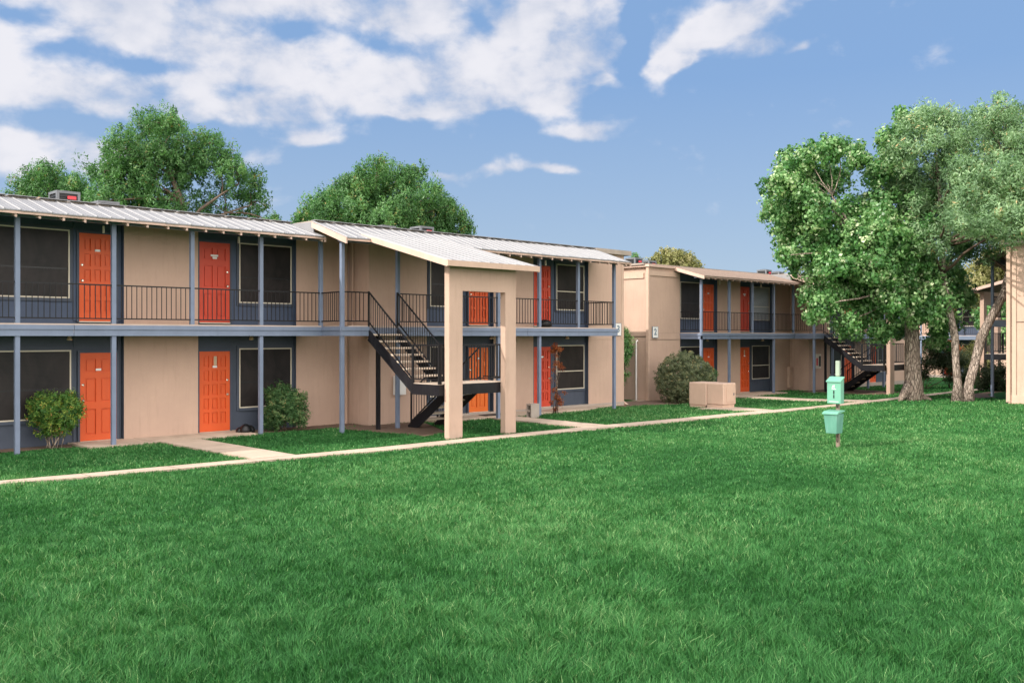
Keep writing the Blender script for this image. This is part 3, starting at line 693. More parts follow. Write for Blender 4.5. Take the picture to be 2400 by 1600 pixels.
acs = [(9.5, 27.1, 5.6, 'largest grey rooftop unit with a red badge, on the near roof at left'), (11.1, 28.4, 5.62, 'low grey rooftop unit just right of the badge-bearing one'),
       (21.75, 26.7, 5.60, 'grey rooftop unit in front of the middle tree, near its right side'), (20.5, 27.3, 5.58, 'rooftop unit showing only its pale top before the middle tree'),
       (36.9, 28.9, 5.48, 'black rooftop unit with red badge at the left end of the far roof'), (38.2, 29.05, 5.42, 'black rooftop unit second from the left on the far roof'),
       (48.9, 28.8, 5.48, 'grey rooftop unit on the far roof beside the leafy tree'), (50.5, 28.9, 5.44, 'brownish rooftop unit nearest the leafy tree on the far roof')]
proto = ac_unit(*acs[0][:3], 0, acs[0][3])
for x, y, z, lab in acs[1:]:
    c = copy_tree(proto); c.location = (x, y, z); c['label'] = lab
v = thing('roof_vent', (9.35, 28.7, 5.45), 'round rust-brown vent cap on the near roof at far left', 'roof vent')
build(MB().lathe((9.35, 28.7, 5.45), [(.16, 0), (.16, .72), (.17, .76)], 14), 'vent_pipe', 'ac', v); build(MB().lathe((9.35, 28.7, 6.21), [(.30, 0), (.33, .05), (.22, .12), (.05, .15)], 16), 'vent_cap', 'terra', v)

# ---------------------------------------------------------------- small things near the blocks
t = thing('meter_cabinet', (16.44, 21.2, .76), 'white wall cabinet beside the blue post behind the near staircase', 'wall cabinet')
build(MB().box(16.27, 16.62, 21.10, 21.245, .76, 1.29), 'cabinet_box', 'white', t, bevel=.01); build(MB().box(16.30, 16.59, 21.085, 21.098, .80, 1.25), 'cabinet_door', 'white', t)
t = thing('extinguisher_cabinet', (42.2, 22.1, .9), 'cream cabinet with a red mark on the far block wall', 'wall cabinet')
x0 = 42.05
build(MB().box(x0, x0+.55, 22.02, 22.165, .85, 1.55), 'cabinet_box', 'cream', t); build(MB().box(x0+.08, x0+.22, 22.005, 22.018, 1.0, 1.35), 'red_mark', 'acred', t); build(MB().box(x0+.33, x0+.5, 22.005, 22.018, .95, 1.45), 'cabinet_glass', 'pane', t)
t = thing('concrete_block', (20.42, 19.82, -.05), 'grey hollow concrete block standing beside the path', 'concrete block')
bk = MB().box(20.25, 20.60, 19.72, 19.92, -.05, .0).box(20.25, 20.60, 19.72, 19.92, .14, .19).box(20.25, 20.60, 19.72, 19.92, .33, .38).box(20.25, 20.60, 19.89, 19.92, .0, .14).box(20.25, 20.60, 19.89, 19.92, .19, .33).box(20.25, 20.60, 19.72, 19.75, 0, .14).box(20.25, 20.60, 19.72, 19.75, .19, .33)
bp = build(bk, 'block_body', 'block', t)
dm = build(MB().box(19.3, 20.2, 20.6, 21.0, .03, .045), 'door_mat', 'mat_'); tag(dm, 'dark mat before the amber door behind the arch', 'door mat')
bg_ = build(MB().lathe((21.7, 20.55, 2.675), [(.20, 0), (.24, .05), (.235, .14), (.17, .22), (.06, .25)], 16), 'covered_grill', 'plastic', smooth=True); tag(bg_, 'black rounded cover on the upper balcony floor below the window', 'covered grill')
bag = MB()
for (dx, dy, r) in ((0, 0, .16), (.15, .05, .13), (-.1, .1, .11)): bag.lathe((11.95+dx, 21.65+dy, -.04), [(r*.8, 0), (r, r*.5), (r*.8, r*1.1), (r*.3, r*1.5)], 12)
bg2 = build(bag, 'plastic_bag', 'plastic', smooth=True); tag(bg2, 'crumpled black plastic bag behind the post by the shrub', 'plastic bag')

def cabinet():
    z = float(ground_z(28, 18)) + .04
    t = thing('utility_cabinet', (28.25, 18.5, z), 'tan metal utility cabinet on a concrete pad by the sidewalk', 'utility box')
    build(MB().box(27.83, 28.62, 17.95, 18.62, z+.10, z+.84), 'front_housing', 'utility', t, bevel=.035)
    build(MB().box(27.81, 28.64, 18.625, 19.35, z+.05, z+.845), 'rear_housing', 'utility', t, bevel=.035)
    build(MB().box(27.82, 28.55, 17.98, 18.60, z-.03, z+.096).box(27.79, 28.6, 18.68, 19.3, z-.03, z+.045), 'base', 'tan_trim', t)
    build(MB().box(28.0, 28.5, 17.935, 17.948, z+.2, z+.72), 'access_door', 'utility', t)
    build(MB().box(28.42, 28.46, 17.915, 17.934, z+.42, z+.50), 'latch', 'ac', t)
cabinet()

def waste_station():
    P = at(1964, 1042, 21.0); px, py = P.x, P.y; z = float(ground_z(px, py))
    t = thing('pet_waste_station', (0, 0, 0), 'mint green waste bag dispenser and bin on a post in the lawn', 'waste station', None, (px, py, z), math.atan2(-FW[0], FW[1]) - R(46))
    # local frame: front faces -Y
    build(MB().box(-.035, .035, -.03, .03, -.1, 1.58), 'post', 'galv', t)
    holes = MB()
    for i in range(12): holes.box(-.010, .010, -.033, -.0295, .12+i*.11, .145+i*.11)
    build(holes, 'post_holes', 'plastic', t)
    build(MB().box(-.04, .04, -.035, .035, 1.585, 1.92), 'post_cap', 'mint_pale', t)
    b = build(MB().prism([(-.19, .98), (-.035, .98), (-.035, 1.55), (-.19, 1.47)], 'x', -.16, .16), 'dispenser', 'mint', t, bevel=.008)
    build(MB().prism([(-.215, 1.452), (-.215, 1.475), (-.03, 1.572), (-.03, 1.552)], 'x', -.172, .172), 'dispenser_lid', 'mint', b)
    build(MB().box(-.012, .014, -.196, -.1905, 1.19, 1.27).box(-.012, .014, -.196, -.1905, 1.10, 1.175), 'bag_slot', 'plastic', b)
    ic = MB().box(-.035, .01, -.194, -.1905, 1.345, 1.38).box(-.045, -.03, -.194, -.1905, 1.32, 1.345).box(0, .015, -.194, -.1905, 1.32, 1.345).box(.0, .02, -.194, -.1905, 1.37, 1.39).box(-.05, .05, -.194, -.1905, 1.295, 1.307)
    ic.box(-.11, .11, -.194, -.1905, 1.02, 1.03)
    build(ic, 'dog_pictogram', 'white', b)
    bn = MB(); zt, zb = .76, .33
    bn.hexa([(-.125,-.31,zb),(.125,-.31,zb),(.125,-.04,zb),(-.125,-.04,zb),(-.16,-.36,zt),(.16,-.36,zt),(.16,-.04,zt),(-.16,-.04,zt)])
    bb = build(bn, 'bin', 'mint_dark', t, bevel=.008)
    build(MB().prism([(-.385, .752), (-.385, .775), (-.30, .815), (-.03, .835), (-.03, .812)], 'x', -.178, .178), 'bin_lid', 'mint', bb)
waste_station()

# ---------------------------------------------------------------- foliage
def leaf_mat(name, stops, rough=.6, trans=.35, spec=.35):
    m = bpy.data.materials.new(name); m.use_nodes = True; t = NT(m.node_tree)
    for n in list(t.n): t.n.remove(n)
    out = t.new('ShaderNodeOutputMaterial'); at_ = t.new('ShaderNodeAttribute', attribute_name='tone')
    c = t.ramp(at_.outputs['Fac'], stops)
    b = t.new('ShaderNodeBsdfPrincipled'); t.l.new(c, b.inputs['Base Color']); b.inputs['Roughness'].default_value = rough; b.inputs['Specular IOR Level'].default_value = spec
    tr = t.new('ShaderNodeBsdfTranslucent'); t.l.new(t.mix(1.0, c, (1.15, 1.25, .7), 'MULTIPLY'), tr.inputs['Color'])
    mx = t.new('ShaderNodeMixShader'); mx.inputs[0].default_value = trans
    t.l.new(b.outputs[0], mx.inputs[1]); t.l.new(tr.outputs[0], mx.inputs[2]); t.l.new(mx.outputs[0], out.inputs[0])
    return m
LM = {
 'juniper': leaf_mat('juniper_foliage', [(0, (0.030, 0.089, 0.029)), (.5, (0.085, 0.212, 0.066)), (.9, (0.160, 0.320, 0.113)), (1, (0.280, 0.237, 0.082))], .45, .35),
 'cedar': leaf_mat('cedar_foliage', [(0, (0.067, 0.131, 0.064)), (.5, (0.189, 0.323, 0.159)), (.93, (0.337, 0.482, 0.273)), (1, (0.486, 0.372, 0.187))], .45, .35),
 'plane': leaf_mat('plane_tree_leaves', [(0, (0.036, 0.113, 0.035)), (.45, (0.102, 0.256, 0.076)), (.8, (0.274, 0.453, 0.190)), (1, (0.656, 0.714, 0.484))], .35, .35),  # palest stop paints glints onto scattered leaves
 'yellow': leaf_mat('pale_yellow_leaves', [(0, (.13, .15, .045)), (.5, (.26, .26, .10)), (1, (.42, .38, .20))]),
 'nandina': leaf_mat('nandina_leaves', [(0, (0.033, 0.098, 0.024)), (.55, (0.098, 0.232, 0.045)), (.9, (0.330, 0.405, 0.075)), (1, (0.540, 0.240, 0.075))]),
 'shrub': leaf_mat('shrub_leaves', [(0, (0.030, 0.088, 0.030)), (.6, (0.081, 0.182, 0.061)), (.95, (0.216, 0.297, 0.121)), (1, (0.432, 0.378, 0.176))]),
 'olive': leaf_mat('olive_hedge_leaves', [(0, (0.068, 0.088, 0.045)), (.5, (0.158, 0.195, 0.105)), (.88, (0.255, 0.285, 0.165)), (1, (0.570, 0.435, 0.210))]),
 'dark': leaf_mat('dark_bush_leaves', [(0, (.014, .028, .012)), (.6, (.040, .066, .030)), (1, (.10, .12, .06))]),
 'rust': leaf_mat('rust_red_leaves', [(0, (.13, .035, .014)), (.5, (.34, .085, .03)), (1, (.42, .17, .05))]),
 'grass': leaf_mat('grass_blades', [(0, (.014, .080, .018)), (.45, (.040, .172, .042)), (.82, (.098, .27, .082)), (1, (.27, .42, .18))], .6, .20, .22),
}
def bark_mat(name, a, b, c):
    m = bpy.data.materials.new(name); m.use_nodes = True; t = NT(m.node_tree); p = t.n['Principled BSDF']
    tcn = t.new('ShaderNodeTexCoord'); mp = t.new('ShaderNodeMapping'); mp.inputs['Scale'].default_value = (1, 1, .28); t.l.new(tcn.outputs['Object'], mp.inputs[0])
    n = t.noise(mp.outputs[0], 11, 6, .65, .6); v = t.new('ShaderNodeTexVoronoi', feature='DISTANCE_TO_EDGE'); v.inputs['Scale'].default_value = 13; t.l.new(mp.outputs[0], v.inputs['Vector'])
    col = t.ramp(n, [(.33, a), (.5, b), (.68, c)]); crack = t.maprange(v.outputs['Distance'], .0, .14, 1, 0)
    col = t.mix(t.math('MULTIPLY', crack, .5), col, tuple(x*.35 for x in a))
    t.l.new(col, p.inputs['Base Color']); p.inputs['Roughness'].default_value = .95; p.inputs['Specular IOR Level'].default_value = .1
    bn = t.new('ShaderNodeBump'); bn.inputs['Distance'].default_value = .05; bn.inputs['Strength'].default_value = 1
    t.l.new(t.math('SUBTRACT', n, t.math('MULTIPLY', crack, .7)), bn.inputs['Height']); t.l.new(bn.outputs[0], p.inputs['Normal'])
    return m
BARK = mat('grey_brown_bark', (.15, .11, .085), .95, var=.4, scale=4, bump=1.0, bscale=14, fine=.5)
BARK2 = bark_mat('plane_bark', (.20, .155, .125), (.37, .295, .24), (.58, .49, .41))
BARK3 = bark_mat('cedar_bark', (.19, .15, .125), (.34, .275, .23), (.50, .42, .36))
TWIG = mat('dark_twig', (.11, .075, .055), .95, var=.3, scale=5)

def mesh_np(name, V, F, tone, m, sides):
    me = bpy.data.meshes.new(name); me.vertices.add(len(V)); me.vertices.foreach_set('co', V.astype(np.float32).ravel())
    me.loops.add(F.size); me.loops.foreach_set('vertex_index', F.astype(np.int32).ravel())
    me.polygons.add(len(F)); me.polygons.foreach_set('loop_start', np.arange(0, F.size, sides, dtype=np.int32)); me.polygons.foreach_set('loop_total', np.full(len(F), sides, dtype=np.int32))
    a = me.attributes.new('tone', 'FLOAT', 'FACE'); a.data.foreach_set('value', tone.astype(np.float32))
    me.update(calc_edges=True); me.materials.append(m); return me
def unit(n):
    v = RNG.normal(size=(n, 3)); return v / np.linalg.norm(v, axis=1, keepdims=True)
def leaf_cards(P, size, ratio, tone, dirs=None, spread=1.0, droop=0.0, facing=None):
    """one bent leaf (two quads folded along the midrib) per point P"""
    n = len(P); a = unit(n) if dirs is None else dirs + unit(n) * spread
    a[:, 2] -= droop; a /= np.linalg.norm(a, axis=1, keepdims=True)
    if facing is not None:          # most leaves turn their faces outwards from their tuft
        nr = facing + unit(n) * .75; nr /= np.linalg.norm(nr, axis=1, keepdims=True)
        a = a - nr * (a * nr).sum(1, keepdims=True) * .85; a /= np.linalg.norm(a, axis=1, keepdims=True); b = np.cross(a, nr)
    else: b = np.cross(a, unit(n))
    b /= np.linalg.norm(b, axis=1, keepdims=True); c = np.cross(a, b)
    s = (size * RNG.uniform(.6, 1.35, n))[:, None]; wd = s * ratio
    V = np.stack([P - a*s*.5, P + b*wd*.5 + c*wd*.15 - a*s*.05, P + a*s*.5, P - b*wd*.5 + c*wd*.15 - a*s*.05], 1)
    V = V.reshape(-1, 3); F = np.arange(4*n).reshape(-1, 4)
    return V, F, tone
def crown_points(blobs, n, fill=.5, sub=26, cr=.30, up=0.0, spike=.16):
    """blobs: list of (centre, radius); leaves gather in tufts spread through each blob's volume"""
    vol = np.array([b[1]**2.3 * (b[2] if len(b) > 2 else 1) for b in blobs]); cnt = np.maximum(20, (n * vol / vol.sum())).astype(int)
    Ps, Ts, Ds, C = [], [], [], []; Fs = []
    for (b, k) in zip(blobs, cnt):
        c0, r = np.array(b[0]), b[1]
        nt = max(6, int(k / sub)); u = unit(nt); rad = r * np.where(RNG.random(nt) < spike, RNG.uniform(1.0, 1.32, nt), RNG.uniform(fill, 1.05, nt))
        tc_ = c0 + u * rad[:, None] * np.array([1, 1, .92]); tt = RNG.uniform(0, 1, nt); tr = cr * RNG.uniform(.6, 1.5, nt)
        idx = RNG.integers(0, nt, k)
        un = unit(k); off = un * (RNG.uniform(.15, 1.0, k) ** .5)[:, None] * .95
        Fs.append(un * .8 + u[idx] * .6)
        if up: off[:, 2] *= 1 + up
        Ps.append(tc_[idx] + off * tr[idx][:, None]); Ts.append(np.clip(tt[idx]*.68 + RNG.uniform(0, .36, k) + (RNG.random(k) > .985) * .5, 0, 1))
        d = u[idx] * .6 + off * .4; d[:, 2] += up; Ds.append(d); C += [(Vector(q), c0) for q in tc_[:max(2, nt//9)]]
    crown_points.facing = np.concatenate(Fs)
    return np.concatenate(Ps), np.concatenate(Ts), np.concatenate(Ds), C
def limb(mb, a, b, r0, r1, bend=.15, seg=6, sides=6, wob=.05):
    a, b = Vector(a), Vector(b); L = (b-a).length; off = Vector((random.uniform(-1,1), random.uniform(-1,1), random.uniform(.0,1))) * L * bend
    pts, rad = [], []
    for i in range(seg+1):
        t = i/seg; p = a.lerp(b, t) + off * math.sin(math.pi*t) + Vector((random.uniform(-1,1), random.uniform(-1,1), random.uniform(-1,1))) * L*.012*(0 < i < seg)
        pts.append(p); rad.append(r0*(1-t)+r1*t)
    mb.tube(pts, rad, sides, wob); return pts
def make_tree(name, base, trunk_paths, blobs, n, leaf, size, ratio, label, cat='tree', group=None, bark=BARK, fork=None, fill=.45, sub=26, cr=.3, up=0, limbs=1.0, twigs=True, spread=.9, droop=0, tw=.035, nb=None):
    t = thing(name, tuple(base), label, cat, group)
    mb = MB()
    for pts, rad in trunk_paths: mb.tube(pts, rad, 12, .07)
    ws = [(p, r) for pts, rad in trunk_paths if pts[-1].z > 2 for p, r in zip(pts[len(pts)//2:], (rad if hasattr(rad, '__len__') else [rad]*len(pts))[len(pts)//2:])]
    br = MB()
    for b in blobs:
        c = Vector(b[0]); best = min(ws, key=lambda q: (q[0]-c).length + max(0, q[0].z-c.z+.3)*2.5)
        if random.random() <= limbs:
            limb(br, best[0], c, min(best[1]*.6, tw*1.7), tw*.4, .10)
    build(mb, 'trunk', bark, t, smooth=True)
    P, T, D, C = crown_points(blobs, n, fill, sub, cr, up)
    if twigs:
        for (q, c0) in C: limb(br, Vector(c0), q, tw*.45, tw*.12, .12, 4, 4)
    if br.v: build(br, 'branches', bark if nb is None else nb, t, smooth=True)
    V, F, T = leaf_cards(P, size, ratio, T, D, spread, droop, crown_points.facing)
    me = mesh_np('crown', V - np.array(base), F, T, LM[leaf], 4)
    o = bpy.data.objects.new('crown', me); COL.objects.link(o); o.parent = t
    return t
def blob_px(lst, d, jitter=1.2):
    out = []
    for q in lst:
        x, y, r = q[:3]; dd = d + (q[3] if len(q) > 3 else random.uniform(-jitter, jitter))
        out.append((tuple(at(x, y, dd)), r / FPX * dd) + ((q[4],) if len(q) > 4 else ()))
    return out
def vec(l): return [Vector(p) for p in l]
# big juniper behind the near roof, left
B = at(425, 700, 36.5); B = Vector((B.x, B.y, float(ground_z(B.x, B.y))))
tp = [B, at(425, 620, 36.5), at(430, 540, 36.5), at(425, 470, 36.5), at(400, 410, 36.5), at(380, 350, 36.5)]
tp2 = [at(430, 540, 36.5), at(470, 490, 36.3), at(520, 455, 36.2), at(560, 430, 36.2)]
tp3 = [at(445, 560, 36.5), at(480, 520, 36.8), at(530, 500, 37), at(590, 480, 37)]
make_tree('juniper_tree', B, [(tp, [.26,.22,.17,.12,.08,.04]), (tp2, [.08,.06,.04,.03]), (tp3, [.08,.06,.04,.02])],
  blob_px([(345,300,45),(385,290,42),(420,300,30),(285,350,45),(330,370,60),(400,360,55),(450,345,42),(490,335,38),(245,400,45),(300,430,60),(370,430,60),(450,400,55),(505,390,40),(540,370,25),(245,470,50),(320,490,55),(390,500,50),(555,405,36),(585,430,34),(600,470,30),(565,465,30,1,.6),(520,440,36,1,.5),(470,470,40,1,.5),(530,500,38,1,.5),(585,505,28,1,.6),(630,520,22,0,.7),(450,520,45,1,.5)], 36.5),
  62000, 'juniper', .13, .34, 'tall open-crowned juniper with bare inner branches behind the left roof', group='trees behind the blocks', fill=.35, sub=60, cr=.24, up=.35, tw=.055, bark=BARK, nb=TWIG)
# smaller one at the far left
B = at(120, 700, 42); B = Vector((B.x, B.y, float(ground_z(B.x, B.y))))
make_tree('juniper_tree', B, [([B, at(120, 620, 42), at(118, 500, 42), at(115, 420, 42)], [.25,.2,.14,.06])],
  blob_px([(110,405,30),(85,425,32),(50,440,28),(130,430,40),(60,470,36),(110,470,45),(165,460,38),(185,430,26),(200,475,36)], 42, .8),
  22000, 'juniper', .14, .34, 'short juniper at the far left behind the white roof', group='trees behind the blocks', fill=.3, sub=60, cr=.25, up=.4, nb=TWIG)
B = at(642, 700, 46); B = Vector((B.x, B.y, float(ground_z(B.x, B.y))))
make_tree('juniper_tree', B, [([B, at(642, 620, 46), at(642, 520, 46)], [.12,.1,.04])], blob_px([(643,505,8,0),(640,525,16,0),(655,540,22,0)], 46),
  2500, 'juniper', .14, .3, 'small conifer tip in the gap between the two tree crowns', group='trees behind the blocks', fill=.2, cr=.15, up=.5, nb=TWIG)
# dense one in the middle
B = at(890, 720, 42); B = Vector((B.x, B.y, float(ground_z(B.x, B.y))))
make_tree('juniper_tree', B, [([B, at(890, 640, 42), at(888, 540, 42), at(885, 460, 42), at(885, 400, 42)], [.35,.3,.25,.15,.07])],
  blob_px([(882,385,14),(900,378,10),(888,405,28),(850,420,34),(925,415,32),(955,405,18),(985,400,14),(815,440,34),(965,435,34),(880,460,55),(780,465,34),(1005,460,34),(740,480,30),(830,490,52),(940,490,58),(715,505,26),(770,515,46),(1035,485,30),(1060,480,16),(1050,520,36),(1000,520,50),(1080,520,24),(890,530,60),(700,530,26),(1085,550,26),(1010,560,50),(800,550,50),(740,545,40)], 42, 1.4),
  80000, 'juniper', .14, .36, 'dense dome-shaped juniper behind the middle of the near roof', group='trees behind the blocks', fill=.4, sub=60, cr=.25, up=.5, nb=TWIG)
# pale tree over the far roof, conifer tip
B = at(1580, 760, 72); B = Vector((B.x, B.y, float(ground_z(B.x, B.y))))
make_tree('pale_tree', B, [([B, at(1580, 700, 72), at(1575, 640, 72), at(1572, 600, 72)], [.3,.24,.16,.06])],
  blob_px([(1575,605,22),(1545,612,20),(1605,612,20),(1525,625,18),(1630,625,14),(1580,630,30),(1540,640,24),(1615,640,24),(1560,595,10),(1592,597,10)], 72, .8), 12000, 'yellow', .22, .5, 'pale yellow-green tree showing above the far roof', group='trees behind the blocks', fill=.5, cr=.35, sub=40)
B = at(1490, 760, 60); B = Vector((B.x, B.y, float(ground_z(B.x, B.y))))
make_tree('conifer_tree', B, [([B, at(1490, 680, 60), at(1490, 605, 60)], [.15,.1,.03])], blob_px([(1490,602,7,0),(1490,614,11,0),(1490,630,15,0)], 60), 2500, 'juniper', .16, .4, 'dark pointed conifer tip behind the far rooftop units', group='trees behind the blocks', fill=.2, cr=.2, up=.4, nb=TWIG)
# plane tree at the sidewalk
d4 = 35.9
B = at(2140, 940, d4); B = Vector((B.x, B.y, float(ground_z(B.x, B.y)) - .05))
tr = [B, at(2143, 915, d4), at(2140, 880, d4), at(2137, 820, d4), at(2138, 760, d4), at(2142, 690, d4), at(2143, 620, d4), at(2135, 540, d4), at(2120, 450, d4), at(2110, 360, d4)]
tl = [at(2136, 740, d4), at(2100, 690, d4-.3), at(2050, 620, d4-.6), at(2000, 540, d4-.8), at(1950, 460, d4-.8)]
tl2 = [at(2140, 700, d4), at(2180, 640, d4+.2), at(2210, 570, d4+.4)]
roots = [([at(2135, 900, d4), at(2160, 928, d4-.2), at(2185, 937, d4-.4)], [.26,.13,.04]), ([at(2135, 900, d4), at(2112, 932, d4-.3), at(2108, 942, d4-.4)], [.26,.11,.04])]
make_tree('plane_tree', B, [(tr, [.42,.34,.29,.27,.25,.20,.17,.13,.09,.05]), (tl, [.12,.09,.07,.05,.03]), (tl2, [.09,.07,.04])] + roots,
  blob_px([(1850,385,36),(1890,370,34),(1935,355,34),(1965,345,26),(2010,370,34),(1825,430,36),(1875,430,44),(1940,425,44),(2060,400,40),(1815,485,26),(1800,500,14),(1850,490,46),(1915,500,46),(1985,500,44),(2060,480,46),(2105,420,44),(2085,320,28),(2125,280,26),(2100,350,36),(1850,545,44),(1920,560,50),(2000,570,55),(2080,560,50),(1865,610,36),(1930,630,50),(2010,640,55),(2090,640,55),(1960,690,45),(2035,710,50),(2105,710,50),(1925,720,32),(1900,745,18),(1995,765,28),(2060,775,30),(2110,770,30),(1980,755,30),(2150,560,50),(2160,650,50),(2170,730,44),(2210,700,36),(2215,760,30,.5),(2200,790,26,1),(1835,600,16),(1900,690,24),(2150,480,44),(2225,640,40,1),(2260,690,30,1),(2060,520,42,-1.6),(2110,570,48,-1.6),(2045,620,48,-1.8),(2125,630,48,-1.2),(2090,680,44,-1.5),(1890,470,36,-1.5),(1960,620,44,-1.9)], d4, 1.7),
  125000, 'plane', .125, .80, 'broad leafy tree with a thick flaring trunk beside the sidewalk', bark=BARK2, fill=.35, sub=30, cr=.24, spread=1.2, droop=.3, tw=.04)
# two-stemmed cedar
d5 = 34.5
B = at(2255, 946, d5); B = Vector((B.x, B.y, float(ground_z(B.x, B.y)) - .05))
ta = [at(2243, 945, d5), at(2245, 900, d5), at(2240, 850, d5), at(2238, 790, d5), at(2228, 740, d5), at(2218, 690, d5), at(2210, 640, d5), at(2207, 580, d5), at(2205, 500, d5), at(2200, 420, d5), at(2190, 340, d5)]
tb = [at(2260, 945, d5), at(2268, 905, d5), at(2285, 850, d5), at(2300, 790, d5), at(2325, 740, d5), at(2352, 690, d5), at(2364, 640, d5), at(2368, 580, d5), at(2366, 520, d5), at(2360, 440, d5), at(2350, 360, d5)]
tc2 = [at(2364, 610, d5), at(2345, 585, d5), at(2325, 560, d5), at(2300, 500, d5)]
td = [at(2275, 946, d5-.15), at(2275, 905, d5-.15), at(2290, 850, d5-.1), at(2305, 790, d5)]
make_tree('cedar_tree', B, [(ta, [.21,.145,.125,.14,.125,.115,.105,.1,.08,.06,.04]), (tb, [.19,.15,.155,.17,.145,.135,.125,.12,.1,.07,.04]), (tc2, [.09,.06,.05,.04]), (td, [.16,.10,.09,.07])],
  blob_px([(2140,290,40),(2185,280,40),(2230,290,38),(2135,350,50),(2200,345,50),(2265,330,40),(2310,290,40),(2345,262,34),(2375,285,36),(2405,320,50),(2330,330,50),(2385,380,50),(2300,390,50),(2240,400,54),(2160,420,50),(2110,440,36),(2200,470,54),(2270,470,54),(2340,450,54),(2400,450,50),(2150,490,44),(2230,535,50),(2300,540,50),(2370,520,50),(2330,500,40,-3.4),(2260,480,40,-3.2),(2290,430,44,-3),(2360,420,50,-2.8),(2385,490,40,-3.3),(2410,430,44,-3.2),(2350,545,32,-3.8),(2300,530,32,-4.2),(2240,520,32,-4.4),(2400,520,40,-3.8),(2260,400,40,-2.6),(2140,555,32),(2190,570,38),(2250,590,36),(2310,600,30,.3,.7),(2400,540,40),(2440,400,70),(2450,500,70),(2455,300,55),(2350,540,40)], d5, 1.3),
  125000, 'cedar', .135, .30, 'two-stemmed grey-barked cedar standing right of the plane tree', bark=BARK3, fill=.4, sub=70, cr=.27, up=.2, spread=.9, tw=.05, nb=TWIG)
# background trees at right, seen between and above
def simple_tree(name, px, py_base, d, blobs, n, leaf, size, ratio, label, **kw):
    B = at(px, py_base, d); B = Vector((B.x, B.y, float(ground_z(B.x, B.y)))); top = min(b[1] for b in blobs)
    make_tree(name, B, [([B, at(px, HZ, d), at(px, (HZ+top)/2, d), at(px, top+15, d)], [.22,.18,.12,.05])], blob_px(blobs, d, .8), n, leaf, size, ratio, label, 'tree', 'trees behind the blocks', **kw)
simple_tree('yellow_tree', 2320, 860, 58, [(2300,640,34),(2335,620,36),(2290,680,32),(2345,670,38),(2385,600,40),(2320,710,34),(2375,560,30),(2270,660,22),(2400,640,40),(2430,580,50)], 26000, 'yellow', .18, .6, 'yellow-green tree behind the right block balcony', fill=.3, cr=.35, sub=40)
simple_tree('yellow_tree', 2235, 860, 74, [(2235,665,22),(2210,680,20),(2255,650,22),(2195,700,20),(2150,690,24),(2170,660,24)], 9000, 'yellow', .22, .6, 'pale tree behind the distant block roof', fill=.3, cr=.35, sub=40)
simple_tree('leafy_tree', 2330, 880, 50, [(2335,735,24),(2350,760,22),(2315,760,22),(2340,790,24),(2300,740,16)], 8000, 'plane', .15, .7, 'green tree seen through the right block stair railing', fill=.3, cr=.3, sub=40)

def make_bush(name, base, blobs, n, leaf, size, ratio, label, stems=0, cat='shrub', fill=.55, sub=20, cr=.12, up=0, group=None, spread=.9, spike=.2):
    base = Vector(base); t = thing(name, tuple(base), label, cat, group)
    if stems:
        mb = MB()
        for i in range(stems):
            b = random.choice(blobs); c = Vector(b[0]); a = base + Vector((random.uniform(-.16, .16), random.uniform(-.12, .12), -.03))
            limb(mb, a, a.lerp(c, .9) + Vector((0, 0, .05)), .013, .006, .06, 4, 5)
        build(mb, 'stems', TWIG if stems < 9 else BARK2, t, smooth=True)
    P, T, D, C = crown_points(blobs, n, fill, sub, cr, up, spike)
    q = P[:, 2] > base.z + .02; P, T, D = P[q], T[q], D[q]
    V, F, T = leaf_cards(P, size, ratio, T, D, spread, 0, crown_points.facing[q])
    me = mesh_np('foliage', V - np.array(base), F, T, LM[leaf], 4); o = bpy.data.objects.new('foliage', me); COL.objects.link(o); o.parent = t
    return t
def gz(x, y): return float(ground_z(x, y))
bx, by = 7.42, 21.75
def rel(x, y, l): # blobs given as (dx lateral along the view, dz height, ddepth, r)
    return [((x + RT[0]*a + FW[0]*c, y + RT[1]*a + FW[1]*c, gz(x, y) + b), r) for a, b, c, r in l]
make_bush('nandina_bush', (bx, by, gz(bx, by)), rel(bx, by, [(-.2,.75,0,.27),(.18,.78,0,.27),(0,1.0,0,.25),(-.35,.95,0,.20),(.35,.95,.05,.22),(0,.62,-.1,.25),(-.28,1.12,0,.14),(.30,1.15,0,.15),(.48,.85,0,.13),(-.05,.85,-.2,.25),(-.4,.7,0,.22),(.4,.68,0,.22),(0,.45,-.05,.2),(-.2,.5,0,.2),(.2,.5,0,.18)]),
  17000, 'nandina', .062, .36, 'round nandina bush with reddish tips in front of the left window', stems=16, cr=.08, fill=.5)
bx, by = 12.93, 21.55
make_bush('nandina_bush', (bx, by, gz(bx, by)), rel(bx, by, [(0,.55,0,.42),(.3,.55,0,.32),(-.25,.50,0,.26),(.15,.85,0,.30),(-.15,.92,0,.22),(-.32,1.05,0,.13),(.42,.85,0,.22),(0,1.1,0,.14),(-.1,1.22,0,.07),(-.45,.2,0,.18),(.45,.35,0,.25),(-.2,.22,0,.2)]),
  15000, 'shrub', .065, .36, 'loose green shrub behind the post below the right-hand window of the left bay', stems=8, cr=.09, fill=.4)
bx, by = 30.35, 21.3
make_bush('round_shrub', (bx, by, gz(bx, by)), rel(bx, by, [(0,1.05,0,1.0),(-.28,.95,0,.85),(.3,.95,0,.85),(0,.7,0,.98),(-.3,.6,0,.78),(.28,.6,0,.78)]),
  60000, 'olive', .055, .45, 'large round olive-green clipped shrub at the corner of the far block', stems=6, cr=.085, fill=.88, sub=30, spike=0)
bx, by = 31.5, 20.9
make_bush('leafy_shrub', (32.0, 21.7, gz(32, 21.7)), rel(32.0, 21.7, [(.2,.7,.3,.38),(.3,1.05,.3,.32),(.3,.4,.3,.35)]), 6000, 'plane', .07, .5, 'bright green shrub tucked against the right side of the round shrub', stems=4, cr=.12, fill=.4)
